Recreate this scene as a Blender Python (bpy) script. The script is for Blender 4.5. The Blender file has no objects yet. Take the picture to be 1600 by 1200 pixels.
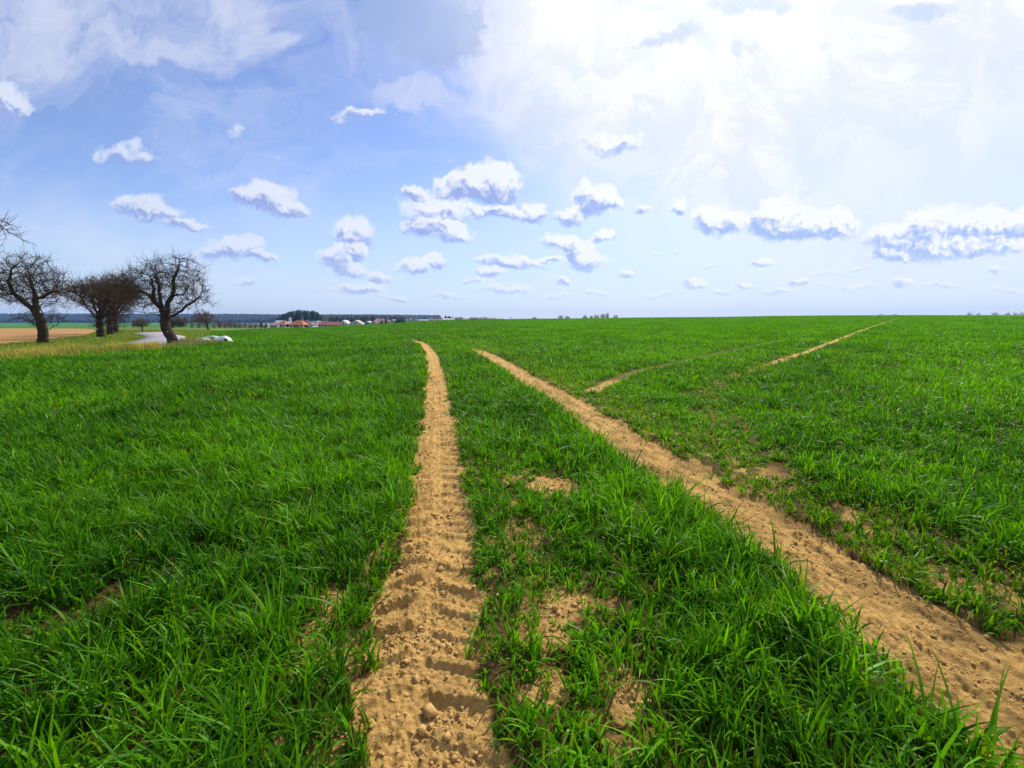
import bpy, math, random
import numpy as np
C = bpy.context.scene
COL = C.collection
rng = np.random.default_rng(7)
random.seed(7)
# ------------------------------------------------------------------ camera
H = 1.45; F = 700.0; HOR = 500.0
PITCH = math.atan((600 - HOR) / F)
cam = bpy.data.cameras.new('camera'); camo = bpy.data.objects.new('camera', cam); COL.objects.link(camo)
camo.location = (0, 0, H); camo.rotation_euler = (math.pi / 2 - PITCH, 0, 0)
cam.sensor_width = 36; cam.lens = 36 * F / 1600; cam.clip_start = 0.05; cam.clip_end = 20000
C.camera = camo
# ------------------------------------------------------------------ render
C.view_settings.view_transform = 'Standard'; C.view_settings.look = 'None'
C.view_settings.exposure = 0.0; C.view_settings.gamma = 1.0
C.cycles.max_bounces = 4; C.cycles.diffuse_bounces = 1; C.cycles.glossy_bounces = 2
C.cycles.transmission_bounces = 2; C.cycles.transparent_max_bounces = 4; C.cycles.volume_bounces = 0
C.cycles.use_denoising = True
# ------------------------------------------------------------------ sun and sky
SUN_EL = math.radians(40); SUN_AZ = math.radians(27)      # azimuth to the right of the view direction (+Y)
sun = bpy.data.lights.new('sun', 'SUN'); sun.energy = 5.0; sun.angle = math.radians(1.5); sun.color = (1.0, 0.95, 0.86)
suno = bpy.data.objects.new('sun', sun); COL.objects.link(suno)
suno.rotation_euler = (math.pi / 2 - SUN_EL, 0, math.pi - SUN_AZ)
suno.location = (30, 30, 40)

def px_dir(px, py):
    x = (px - 800) / F; v = (py - 600) / F
    return (x, math.cos(PITCH) - v * math.sin(PITCH), -(math.sin(PITCH) + v * math.cos(PITCH)))
def px_uw(px, py):
    d = px_dir(px, py); return d[0] / d[1], d[2] / d[1]

def build_world():
    w = bpy.data.worlds.new('World'); C.world = w; w.use_nodes = True
    nt = w.node_tree; nt.nodes.clear(); N = nt.nodes; L = nt.links
    def vm(op, a, b=None, c=None):
        n = N.new('ShaderNodeVectorMath'); n.operation = op
        for i, v in enumerate((a, b, c)):
            if v is None: continue
            if hasattr(v, 'links'): L.new(v, n.inputs[i])
            else: n.inputs[i].default_value = v
        return n.outputs['Value'] if op in ('DOT_PRODUCT', 'LENGTH') else n.outputs['Vector']
    def mt(op, a, b=None, c=None, clamp=False):
        n = N.new('ShaderNodeMath'); n.operation = op; n.use_clamp = clamp
        for i, v in enumerate((a, b, c)):
            if v is None: continue
            if hasattr(v, 'links'): L.new(v, n.inputs[i])
            else: n.inputs[i].default_value = v
        return n.outputs[0]
    def sm(x, a, b, lo=0.0, hi=1.0):
        n = N.new('ShaderNodeMapRange'); n.interpolation_type = 'SMOOTHSTEP'
        L.new(x, n.inputs['Value']); n.inputs['From Min'].default_value = a; n.inputs['From Max'].default_value = b
        n.inputs['To Min'].default_value = lo; n.inputs['To Max'].default_value = hi
        return n.outputs['Result']
    def mix(f, a, b):
        n = N.new('ShaderNodeMix'); n.data_type = 'RGBA'
        for s, v in ((n.inputs['Factor'], f), (n.inputs['A'], a), (n.inputs['B'], b)):
            if hasattr(v, 'links'): L.new(v, s)
            elif isinstance(v, (int, float)): s.default_value = v
            else: s.default_value = tuple(v) + ((1.0,) if len(v) == 3 else ())
        # RGBA sockets share names with float ones
        return n
    def mixc(f, a, b):
        n = N.new('ShaderNodeMix'); n.data_type = 'RGBA'
        ia = [s for s in n.inputs if s.name == 'A' and s.type == 'RGBA'][0]
        ib = [s for s in n.inputs if s.name == 'B' and s.type == 'RGBA'][0]
        fi = [s for s in n.inputs if s.name == 'Factor' and s.type == 'VALUE'][0]
        for s, v in ((fi, f), (ia, a), (ib, b)):
            if hasattr(v, 'links'): L.new(v, s)
            elif isinstance(v, (int, float)): s.default_value = v
            else: s.default_value = tuple(v) + (1.0,)
        return [s for s in n.outputs if s.type == 'RGBA'][0]
    def noise(vec, scale, detail, rough=0.55, color=False, dist=0.0):
        n = N.new('ShaderNodeTexNoise'); n.inputs['Scale'].default_value = scale
        n.inputs['Detail'].default_value = detail; n.inputs['Roughness'].default_value = rough
        n.inputs['Distortion'].default_value = dist
        L.new(vec, n.inputs['Vector']); return n.outputs['Color' if color else 'Fac']
    tc = N.new('ShaderNodeTexCoord'); D = tc.outputs['Generated']
    sep = N.new('ShaderNodeSeparateXYZ'); L.new(D, sep.inputs[0])
    ay = mt('MAXIMUM', mt('ABSOLUTE', sep.outputs['Y']), 0.04)
    u = mt('DIVIDE', sep.outputs['X'], ay); wv = mt('DIVIDE', sep.outputs['Z'], ay)
    cmb = N.new('ShaderNodeCombineXYZ'); L.new(u, cmb.inputs[0]); L.new(wv, cmb.inputs[1]); P = cmb.outputs[0]
    # warp of the cloud outlines (two scales), smaller towards the horizon
    el = mt('MAXIMUM', wv, 0.0)
    amp = mt('ADD', mt('MULTIPLY', el, 0.10), 0.020)
    n1 = noise(P, 12, 6, 0.62, True)
    wp = vm('MULTIPLY', vm('SUBTRACT', n1, (0.5, 0.5, 0.5)), (2.0, 2.0, 0.0))
    sc = N.new('ShaderNodeVectorMath'); sc.operation = 'SCALE'; L.new(wp, sc.inputs[0]); L.new(amp, sc.inputs['Scale'])
    PW = vm('ADD', P, sc.outputs[0])
    puff = noise(P, 42, 5, 0.6)
    def billow(vec):
        n = N.new('ShaderNodeTexVoronoi'); n.feature = 'SMOOTH_F1'; n.inputs['Scale'].default_value = 30; n.inputs['Smoothness'].default_value = .35
        n.inputs['Detail'].default_value = 2.5; n.inputs['Roughness'].default_value = .6; n.normalize = True
        L.new(vec, n.inputs['Vector']); return n.outputs['Distance']
    bl0 = billow(PW); bl1 = billow(vm('ADD', PW, (0.0045, 0.0075, 0.0)))
    emb = mt('MULTIPLY', mt('SUBTRACT', bl1, bl0), 2.0)      # > 0 on the side turned to the sun
    def blobs(lst, pos):
        acc = None
        for (cx, cy, rx, ry, *k) in lst:
            s = k[0] if k else 1.0
            u0, w0 = px_uw(cx, cy); a, b = 1.36 * rx / F, 1.36 * ry / F
            q = vm('MULTIPLY_ADD', pos, (1 / a, 1 / b, 0.0), (-u0 / a, -w0 / b, 1.0))
            f = mt('MULTIPLY', mt('SUBTRACT', 2.0, vm('DOT_PRODUCT', q, q), clamp=False), s)
            f = mt('MAXIMUM', f, 0.0)
            n = N.new('ShaderNodeVectorMath'); n.operation = 'SCALE'; L.new(q, n.inputs[0]); L.new(f, n.inputs['Scale'])
            acc = n.outputs[0] if acc is None else vm('ADD', acc, n.outputs[0])
        s = N.new('ShaderNodeSeparateXYZ'); L.new(acc, s.inputs[0])
        return s.outputs[0], s.outputs[1], s.outputs[2]
    CUM = [(715,290,32,18),(750,277,36,24),(786,290,28,22),(650,298,25,10),(685,328,54,20),(708,362,32,14),(662,350,32,11),
        (772,325,34,11),(802,336,25,10),(836,328,16,15),(893,332,25,13),(930,308,28,24),(958,317,17,12),
        (1003,326,12,10),(1060,322,16,9),(550,362,30,24),(528,400,28,18),(556,394,14,13),(548,424,22,9),(592,431,20,10),(566,450,40,9),
        (652,419,30,12),(684,409,14,11),(778,406,40,10),(815,411,34,8),(765,426,26,9),(856,405,18,5),
        (875,375,28,12),(906,388,24,17),(916,408,32,14),(941,369,17,9),(412,304,42,19),(446,325,34,13),(382,306,24,9,.6),
        (214,317,38,13),(246,334,32,12),(292,351,36,7),(368,388,44,18),(412,406,24,8),(328,398,26,10,.5),(384,441,15,8,.7),
        (10,165,28,28),(185,240,42,14,.6),(228,251,30,9,.5),(370,212,20,11,.45),(562,188,42,11,.7),(435,250,24,6,.3),
        (1112,343,26,19),(1148,345,22,14),(1200,338,30,18),(1236,344,50,29),(1262,360,62,14),(1308,346,30,20),
        (1382,372,30,22),(1436,356,36,24),(1486,346,52,30),(1545,352,44,24),(1600,352,34,22),(1460,388,64,17),(1396,402,30,7),(1548,382,60,13),
        (965,221,50,15,.8),(1085,443,20,10),(880,441,10,7),(980,431,13,6),(1190,410,20,6),(1246,437,15,6),(1165,442,14,5),
        (1410,440,22,6,.8),(1330,447,60,6,.5),(1560,421,14,8,.6),(700,460,30,6,.7),(790,452,44,8,.7),(865,462,30,5,.6),(1030,460,40,5,.5),(1290,425,40,5,.5),(745,440,24,5,.6),(620,462,26,5,.6),(930,455,22,5,.6),(1130,455,20,5,.7),(1215,452,26,6,.7),(1475,446,40,6,.6),(1110,418,16,5,.6),(1350,418,22,5,.5),(1575,455,40,6,.5),(500,452,20,4,.4),(455,465,26,4,.3),(1020,395,16,6,.4),(1060,385,18,6,.4)]
    bu, bv, bw = blobs(CUM, PW)
    field = mt('ADD', bw, mt('ADD', mt('MULTIPLY', mt('SUBTRACT', puff, 0.5), 1.0), mt('MULTIPLY', mt('SUBTRACT', 0.30, bl0), 0.7)))
    vert = mt('DIVIDE', bv, mt('MAXIMUM', bw, 0.05))       # height within its own cloud, -1..1
    soft = sm(vert, -.5, .3); dens = mt('ADD', mt('MULTIPLY', soft, sm(field, 0.12, 0.74)), mt('MULTIPLY', mt('SUBTRACT', 1.0, soft), sm(field, 0.0, 1.0)))
    dens = mt('MULTIPLY', mt('MULTIPLY', dens, 1.0), sm(mt('ADD', bw, mt('MULTIPLY', mt('SUBTRACT', puff, 0.5), 0.8)), 0.1, 0.5))
    vert = mt('DIVIDE', bv, mt('MAXIMUM', bw, 0.05))       # height within its own cloud, -1..1
    horz = mt('DIVIDE', bu, mt('MAXIMUM', bw, 0.05))
    # lit tops, shaded bases; the rim nearest the sun stays white
    sh = mt('ADD', mt('MULTIPLY', vert, -1.0), mt('MULTIPLY', horz, -0.35))
    sh = mt('ADD', sh, mt('MULTIPLY', mt('SUBTRACT', puff, 0.5), 0.8))
    sh = mt('SUBTRACT', sh, emb)
    shade = mt('MULTIPLY', sm(sh, -0.15, 0.45), mt('MAXIMUM', sm(bw, 0.40, 0.85), sm(vert, 0.10, -0.45)))
    # wispy, high and torn cloud
    n2 = noise(P, 3.2, 7, 0.6, True, 0.4)
    wp2 = vm('MULTIPLY', vm('SUBTRACT', n2, (0.5, 0.5, 0.5)), (0.55, 0.42, 0.0)); PV = vm('ADD', P, wp2)
    WISP = [(50,35,250,85,1.7),(240,10,190,80,1.7),(335,40,70,66,1.7),(415,60,12,50,.5),(470,130,42,24,.7),(515,50,26,70,.9),(585,105,50,40,.8),(655,150,105,22,1.4),
            (700,100,60,40,.8),(800,50,52,95,1.4),(60,225,50,12,.4),(20,300,60,40,.35),(100,370,160,28,.3),(860,90,90,90,1.)]
    _, _, ww = blobs(WISP, PV)
    streak = noise(PV, 9, 6, 0.62)
    wisp = mt('MULTIPLY', sm(ww, -0.1, 1.9), sm(streak, 0.10, 0.72), clamp=True)
    DARK = [(640,25,100,48,1.),(700,55,50,30,.8),(1045,68,38,14,.9),(1175,8,60,13,1.),(1160,72,22,12,.7),(1445,22,42,13,.8),(700,70,60,30,.8),(1010,75,20,10,.5)]
    _, _, dw = blobs(DARK, vm('ADD', P, vm('MULTIPLY', wp, (0.09, 0.07, 0.0))))
    dark = sm(dw, 0.15, 0.95)
    # glow of the sun behind thin cloud: angle from the sun
    sd = (math.sin(SUN_AZ) * math.cos(SUN_EL), math.cos(SUN_AZ) * math.cos(SUN_EL), math.sin(SUN_EL))
    dt = mt('MAXIMUM', vm('DOT_PRODUCT', D, sd), 0.0)
    veiln = noise(P, 2.2, 5, 0.55)
    glow = sm(mt('ADD', dt, mt('MULTIPLY', mt('SUBTRACT', veiln, 0.5), 0.22)), 0.80, 0.985)
    glow2 = mt('POWER', dt, 40.0)
    # physical sky
    sky = N.new('ShaderNodeTexSky'); sky.sky_type = 'NISHITA'; sky.sun_disc = False
    sky.sun_elevation = SUN_EL; sky.sun_rotation = SUN_AZ; sky.altitude = 300; sky.air_density = 1.0; sky.dust_density = 0.6; sky.ozone_density = 2.0
    base = vm('MULTIPLY', sky.outputs[0], SKY_TINT)
    hz = sm(wv, 0.0, 0.34, 1.0, 0.0)
    base = mixc(mt('MULTIPLY', hz, HZ_K), base, HZ_COL)
    base = mixc(mt('MULTIPLY', sm(mt('ADD', u, mt('MULTIPLY', mt('SUBTRACT', veiln, .5), .9)), -0.15, 0.8), sm(mt('ADD', wv, mt('MULTIPLY', mt('SUBTRACT', veiln, .5), .5)), -0.1, 0.12, .45, .80)), base, (8.2, 9.0, 10.1))
    base = mixc(glow, base, mixc(sm(streak, .38, .62), (8.3, 8.8, 10.1), (10.1, 10.2, 10.5)))
    thin = noise(vm('MULTIPLY', PV, (1.6, 5.5, 1.0)), 1.6, 5, .55)
    base = mixc(mt('MULTIPLY', sm(thin, .42, .72), .34), base, (7.6, 8.2, 9.9))
    c = mixc(mt('MULTIPLY', wisp, 0.78), base, mixc(glow, (7.2, 7.7, 9.4), (11.0, 11.0, 11.2)))
    c = mixc(mt('MULTIPLY', dark, 0.72), c, mixc(glow, (3.8, 4.9, 7.8), (5.4, 6.6, 9.2)))
    ccol = mixc(shade, mixc(sm(u, -0.9, 0.3), (7.4, 8.1, 9.8), (10.0, 10.2, 10.8)), mixc(sm(u, -0.3, 0.6), (3.3, 4.3, 8.0), (3.8, 5.4, 9.4)))
    dens = mt('MULTIPLY', dens, sm(wv, 0.0, 0.22, 0.55, 0.93))
    c = mixc(dens, c, ccol)
    c = vm('ADD', c, vm('MULTIPLY', N_rgb(N, (1, 1, 1)), (0, 0, 0)))
    ad = N.new('ShaderNodeVectorMath'); ad.operation = 'SCALE'; ad.inputs[0].default_value = (3, 3, 3); L.new(glow2, ad.inputs['Scale'])
    c = vm('ADD', c, ad.outputs[0])
    bg = N.new('ShaderNodeBackground'); bg.inputs['Strength'].default_value = 0.1
    L.new(c, bg.inputs['Color'])
    out = N.new('ShaderNodeOutputWorld'); L.new(bg.outputs[0], out.inputs['Surface'])
    w.cycles.sampling_method = 'MANUAL'; w.cycles.sample_map_resolution = 512
def N_rgb(N, c):
    n = N.new('ShaderNodeRGB'); n.outputs[0].default_value = tuple(c) + (1,); return n.outputs[0]
SKY_TINT = (1.28, 1.30, 1.60); HZ_K = 0.78; HZ_COL = (6.1, 7.5, 9.5)
build_world()
# ------------------------------------------------------------------ helpers
def tag(o, label=None, cat=None, group=None, kind=None):
    if label: o['label'] = label
    if cat: o['category'] = cat
    if group: o['group'] = group
    if kind: o['kind'] = kind
    return o
def mesh_np(name, V, faces, mat, parent=None, smooth=False, colors=None, attrs=None):
    """faces: list of (array n x k) of vertex indices"""
    me = bpy.data.meshes.new(name)
    V = np.asarray(V, dtype=np.float32)
    me.vertices.add(len(V)); me.vertices.foreach_set('co', V.ravel())
    tot = []; loops = []
    for f in faces:
        f = np.asarray(f, dtype=np.int32)
        if len(f) == 0: continue
        tot.append(np.full(len(f), f.shape[1], dtype=np.int32)); loops.append(f.ravel())
    tot = np.concatenate(tot); loops = np.concatenate(loops)
    start = np.concatenate([[0], np.cumsum(tot)[:-1]]).astype(np.int32)
    me.loops.add(len(loops)); me.loops.foreach_set('vertex_index', loops)
    me.polygons.add(len(tot)); me.polygons.foreach_set('loop_start', start); me.polygons.foreach_set('loop_total', tot)
    if smooth: me.polygons.foreach_set('use_smooth', np.ones(len(tot), dtype=bool))
    if colors is not None:
        at = me.attributes.new('Col', 'FLOAT_COLOR', 'POINT')
        c = np.ones((len(V), 4), dtype=np.float32); c[:, :3] = colors; at.data.foreach_set('color', c.ravel())
    for k, v in (attrs or {}).items():
        at = me.attributes.new(k, 'FLOAT', 'POINT'); at.data.foreach_set('value', np.asarray(v, dtype=np.float32))
    me.update(calc_edges=True)
    if mat: me.materials.append(mat)
    o = bpy.data.objects.new(name, me); COL.objects.link(o)
    if parent: o.parent = parent
    return o
def empty(name, loc, rz=0.0):
    o = bpy.data.objects.new(name, None); COL.objects.link(o); o.location = loc; o.rotation_euler = (0, 0, rz)
    o.empty_display_size = 0.2; return o
# gradient noise in numpy
_perm = np.random.default_rng(3).permutation(256); _perm = np.concatenate([_perm, _perm])
_ga = np.random.default_rng(4).uniform(0, 2 * np.pi, 256); _gx, _gy = np.cos(_ga), np.sin(_ga)
def perlin(x, y, seed=0):
    x = np.asarray(x, float) + seed * 17.13; y = np.asarray(y, float) + seed * 9.71
    xi = np.floor(x).astype(int); yi = np.floor(y).astype(int); xf = x - xi; yf = y - yi
    fx = xf ** 3 * (xf * (xf * 6 - 15) + 10); fy = yf ** 3 * (yf * (yf * 6 - 15) + 10)
    def g(ix, iy, dx, dy):
        h = _perm[(_perm[ix & 255] + iy) & 255]; return _gx[h] * dx + _gy[h] * dy
    a = g(xi, yi, xf, yf); b = g(xi + 1, yi, xf - 1, yf); c = g(xi, yi + 1, xf, yf - 1); d = g(xi + 1, yi + 1, xf - 1, yf - 1)
    return ((a * (1 - fx) + b * fx) * (1 - fy) + (c * (1 - fx) + d * fx) * fy) * 1.5
def fbm(x, y, o=4, seed=0, g=0.5):
    s = 0; a = 1; f = 1; t = 0
    for i in range(o):
        s = s + a * perlin(np.asarray(x) * f, np.asarray(y) * f, seed + i * 3.7); t += a; a *= g; f *= 2.03
    return s / t
def sstep(x, a, b):
    t = np.clip((np.asarray(x, float) - a) / (b - a), 0, 1); return t * t * (3 - 2 * t)
# ------------------------------------------------------------------ terrain height
_U  = np.array([-2.0, -1.14, -.80, -.60, -.53, -.43, -.343, -.286, -.20, -.114, 0, .286, .57, .86, 1.14, 2.0])
_S  = np.array([-.003, -.003, -.003, -.005, -.0055, -.0044, -.0020, .0006, .0042, .0064, .0086, .0112, .0152, .0170, .0178, .017])
_YC = np.array([55, 55, 55, 75, 90, 105, 125, 140, 160, 180, 200, 210, 220, 220, 220, 220.])
_YE = np.array([380, 380, 380, 330, 330, 330, 330, 330, 330, 340, 360, 420, 450, 460, 460, 460.])
_ZV = np.array([-5.5, -5.5, -5.5, -4.8, -4.5, -4.6, -2.5, -1.6, .2, 1.3, 1.6, 1.9, 2.0, 2.5, 3, 3.0])
_RG = np.array([1.05, 1.05, 1.0, .95, .85, .85, .75, .72, .55, .40, .2, 0, 0, 0, 0, 0])
def terrain(X, Y):
    X = np.asarray(X, float); Y = np.asarray(Y, float)
    r = np.hypot(X, Y); az = np.arctan2(X, Y)
    azc = np.clip(az, -1.1, 1.1)
    back = np.cos(np.clip(np.abs(az) - 1.1, 0, np.pi / 2))      # fade slopes behind the viewer
    u = np.tan(azc); yy = r * np.cos(azc)
    az_s = np.interp(u, _U, _S) * back
    yc = np.interp(u, _U, _YC); ye = np.interp(u, _U, _YE); zv = np.interp(u, _U, _ZV)
    near = az_s * yy
    w = sstep(yy, yc, ye)
    z = near * (1 - w) + zv * w
    # cap the near cone so that it stops rising past the crest
    z = np.where(yy > yc, (az_s * (yc + (yy - yc) * 0.3)) * (1 - w) + zv * w, z)
    rg = np.interp(u, _U, _RG)
    z = z + rg * (-4.5 * sstep(yy, 400, 1500) + 33 * sstep(yy, 1650, 2700)) * sstep(rg, 0.0, .3)
    z = z + 0.4 * perlin(X / 60, Y / 60, 5) * sstep(r, 60, 200)
    return z
def px_ground(px, py, zoff=0.0):
    d = px_dir(px, py); t = H / max(-d[2], 1e-4)
    if d[2] > -0.002: t = 200.0
    lo, hi = 0.3, 3000.0
    # march
    T = np.geomspace(0.5, 3000, 4000)
    z = H + d[2] * T; g = terrain(d[0] * T, d[1] * T) + zoff
    i = np.argmax(z < g)
    if not (z < g).any(): i = len(T) - 1
    return d[0] * T[i], d[1] * T[i]
def px_at(px, py, Y):
    d = px_dir(px, py); t = Y / d[1]; return np.array([d[0] * t, Y, H + d[2] * t])
def smooth_poly(pts, n=6):
    p = np.array(pts, float); out = []
    q = np.vstack([2 * p[0] - p[1], p, 2 * p[-1] - p[-2]])
    for i in range(1, len(q) - 2):
        for t in np.linspace(0, 1, n, endpoint=False):
            a, b, c, d = q[i - 1], q[i], q[i + 1], q[i + 2]
            out.append(.5 * ((2 * b) + (-a + c) * t + (2 * a - 5 * b + 4 * c - d) * t * t + (-a + 3 * b - 3 * c + d) * t ** 3))
    out.append(p[-1]); return np.array(out)
def poly_st(X, Y, P):
    """signed distance across and distance along the polyline P"""
    X = np.asarray(X, float); Y = np.asarray(Y, float)
    best = np.full(X.shape, 1e9); S = np.zeros(X.shape); T = np.zeros(X.shape)
    L = np.concatenate([[0], np.cumsum(np.hypot(*(np.diff(P, axis=0).T)))])
    for i in range(len(P) - 1):
        a, b = P[i], P[i + 1]; d = b - a; l = np.hypot(*d); d = d / l
        s = np.clip((X - a[0]) * d[0] + (Y - a[1]) * d[1], 0, l)
        dx = X - a[0] - d[0] * s; dy = Y - a[1] - d[1] * s; dd = np.hypot(dx, dy)
        m = dd < best
        best = np.where(m, dd, best); S = np.where(m, L[i] + s, S)
        T = np.where(m, np.where((X - a[0]) * d[1] - (Y - a[1]) * d[0] > 0, dd, -dd), T)
    return S, T
TR_L = smooth_poly([(-.12,-2),(-.18,.3),(-.28,1.19),(-.40,1.75),(-.53,3.05),(-.80,4.7),(-1.5,8.9),(-2.5,14.3),(-3.85,20.6),(-6.2,29),(-12,42),(-22,54),(-40,66)])
TR_R = smooth_poly([(1.5,-2),(1.8,.3),(1.88,1.2),(1.88,1.8),(1.70,3.05),(1.38,4.7),(.66,8.9),(-.3,14),(-1.6,20),(-3.7,29),(-9,44),(-18,57),(-36,70)])
TR_2 = smooth_poly([px_ground(*p) for p in [(1190,800),(1168,742),(1148,705),(1118,650),(1108,618),(1130,594),(1200,570),(1234,559),(1277,543.5),(1319,527.5),(1360,512),(1402,498)]])
TR_1 = smooth_poly([px_ground(*p) for p in [(925,612),(990,583),(1060,567),(1150,547),(1248,526),(1319,511),(1378,498)]])
# ground-plan regions
WEDGE = np.array([(-17.2,-30),(-17.6,8),(-18.2,17),(-18.0,21),(-18.4,25),(-19.6,29.5),(-26,38),(-44,66),(-64,120),(-90,200)])  # left edge of the wheat
def wheat_edge_x(Y): return np.interp(Y, WEDGE[:, 1], WEDGE[:, 0])
BEDGE = np.array([(-21,-30),(-24,8),(-31,27),(-43,46),(-62,68),(-100,105),(-160,150)])           # near edge of the ploughed field
ROAD = smooth_poly([(-22.0,-40),(-22.0,0),(-21.6,18),(-22.2,25),(-24.2,30),(-28.6,37),(-33.5,43.5),(-39.5,50),(-43.5,54),(-46,58),(-46.5,62)])
# ------------------------------------------------------------------ materials
def new_mat(name):
    m = bpy.data.materials.new(name); m.use_nodes = True; nt = m.node_tree; nt.nodes.clear()
    out = nt.nodes.new('ShaderNodeOutputMaterial'); return m, nt, out
def mat_simple(name, col, rough=0.8, nscale=None, var=0.25, bump=0.0, bscale=None, spec=0.3):
    m, nt, out = new_mat(name); b = nt.nodes.new('ShaderNodeBsdfPrincipled')
    b.inputs['Roughness'].default_value = rough; b.inputs['Specular IOR Level'].default_value = spec
    b.inputs['Base Color'].default_value = tuple(col) + (1,)
    if nscale:
        tc = nt.nodes.new('ShaderNodeTexCoord'); n = nt.nodes.new('ShaderNodeTexNoise'); n.inputs['Scale'].default_value = nscale; n.inputs['Detail'].default_value = 5
        nt.links.new(tc.outputs['Object'], n.inputs['Vector'])
        r = nt.nodes.new('ShaderNodeValToRGB'); e = r.color_ramp.elements
        e[0].position = .3; e[1].position = .7
        e[0].color = tuple(c * (1 - var) for c in col) + (1,); e[1].color = tuple(min(1, c * (1 + var)) for c in col) + (1,)
        nt.links.new(n.outputs['Fac'], r.inputs[0]); nt.links.new(r.outputs[0], b.inputs['Base Color'])
        if bump:
            n2 = nt.nodes.new('ShaderNodeTexNoise'); n2.inputs['Scale'].default_value = bscale or nscale * 3; n2.inputs['Detail'].default_value = 6
            nt.links.new(tc.outputs['Object'], n2.inputs['Vector'])
            bp = nt.nodes.new('ShaderNodeBump'); bp.inputs['Strength'].default_value = bump; bp.inputs['Distance'].default_value = .02
            nt.links.new(n2.outputs['Fac'], bp.inputs['Height']); nt.links.new(bp.outputs[0], b.inputs['Normal'])
    nt.links.new(b.outputs[0], out.inputs[0]); return m
def mat_leaf(name, trans=0.35, rough=0.42, spec=0.5):
    m, nt, out = new_mat(name); L = nt.links
    a = nt.nodes.new('ShaderNodeAttribute'); a.attribute_name = 'Col'
    b = nt.nodes.new('ShaderNodeBsdfPrincipled'); b.inputs['Roughness'].default_value = rough; b.inputs['Specular IOR Level'].default_value = spec
    t = nt.nodes.new('ShaderNodeBsdfTranslucent')
    mu = nt.nodes.new('ShaderNodeVectorMath'); mu.operation = 'MULTIPLY'; mu.inputs[1].default_value = (1.6, 1.65, .4)
    L.new(a.outputs['Color'], mu.inputs[0]); L.new(mu.outputs[0], t.inputs['Color']); L.new(a.outputs['Color'], b.inputs['Base Color'])
    mx = nt.nodes.new('ShaderNodeMixShader'); mx.inputs[0].default_value = trans
    L.new(b.outputs[0], mx.inputs[1]); L.new(t.outputs[0], mx.inputs[2]); L.new(mx.outputs[0], out.inputs[0]); return m
def mat_ground():
    m, nt, out = new_mat('ground_earth'); L = nt.links; N = nt.nodes
    a = N.new('ShaderNodeAttribute'); a.attribute_name = 'Col'
    tc = N.new('ShaderNodeTexCoord')
    def noi(s, d, r=.6):
        n = N.new('ShaderNodeTexNoise'); n.inputs['Scale'].default_value = s; n.inputs['Detail'].default_value = d; n.inputs['Roughness'].default_value = r
        L.new(tc.outputs['Object'], n.inputs['Vector']); return n.outputs['Fac']
    def mr(x, a_, b_, c_, d_):
        n = N.new('ShaderNodeMapRange'); L.new(x, n.inputs[0]); n.inputs[1].default_value = a_; n.inputs[2].default_value = b_; n.inputs[3].default_value = c_; n.inputs[4].default_value = d_; return n.outputs[0]
    f1 = mr(noi(2.1, 5), .3, .7, .84, 1.14); f2 = mr(noi(38, 6, .7), .3, .7, .68, 1.28)
    mm = N.new('ShaderNodeMath'); mm.operation = 'MULTIPLY'; L.new(f1, mm.inputs[0]); L.new(f2, mm.inputs[1])
    sc = N.new('ShaderNodeVectorMath'); sc.operation = 'SCALE'; L.new(a.outputs['Color'], sc.inputs[0]); L.new(mm.outputs[0], sc.inputs['Scale'])
    b = N.new('ShaderNodeBsdfPrincipled'); b.inputs['Roughness'].default_value = .95; b.inputs['Specular IOR Level'].default_value = .1
    L.new(sc.outputs[0], b.inputs['Base Color'])
    bp = N.new('ShaderNodeBump'); bp.inputs['Strength'].default_value = 1.0; bp.inputs['Distance'].default_value = .018
    L.new(noi(70, 6, .7), bp.inputs['Height']); L.new(bp.outputs[0], b.inputs['Normal'])
    L.new(b.outputs[0], out.inputs[0]); return m
M_GROUND = mat_ground()
M_WHEAT = mat_leaf('wheat_leaf', .38, .45, .11)
M_DRY = mat_leaf('dry_grass', .30, .7, .2)
M_CLOD = mat_simple('soil_clod', (.54, .325, .115), .95, 60, .25, .5, 150, .1)
M_BARK = mat_simple('bark', (.055, .040, .030), .95, 9, .35, .8, 40, .1)
M_TWIG = mat_simple('twig', (.065, .046, .028), .95, 3, .4, 0, None, .1)
M_FARTWIG = mat_simple('far_twig', (.15, .11, .085), .95, 3, .3, 0, None, .1)
M_ASPH = mat_simple('asphalt', (.33, .31, .33), .9, 1.5, .08, .3, 60, .2)

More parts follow.
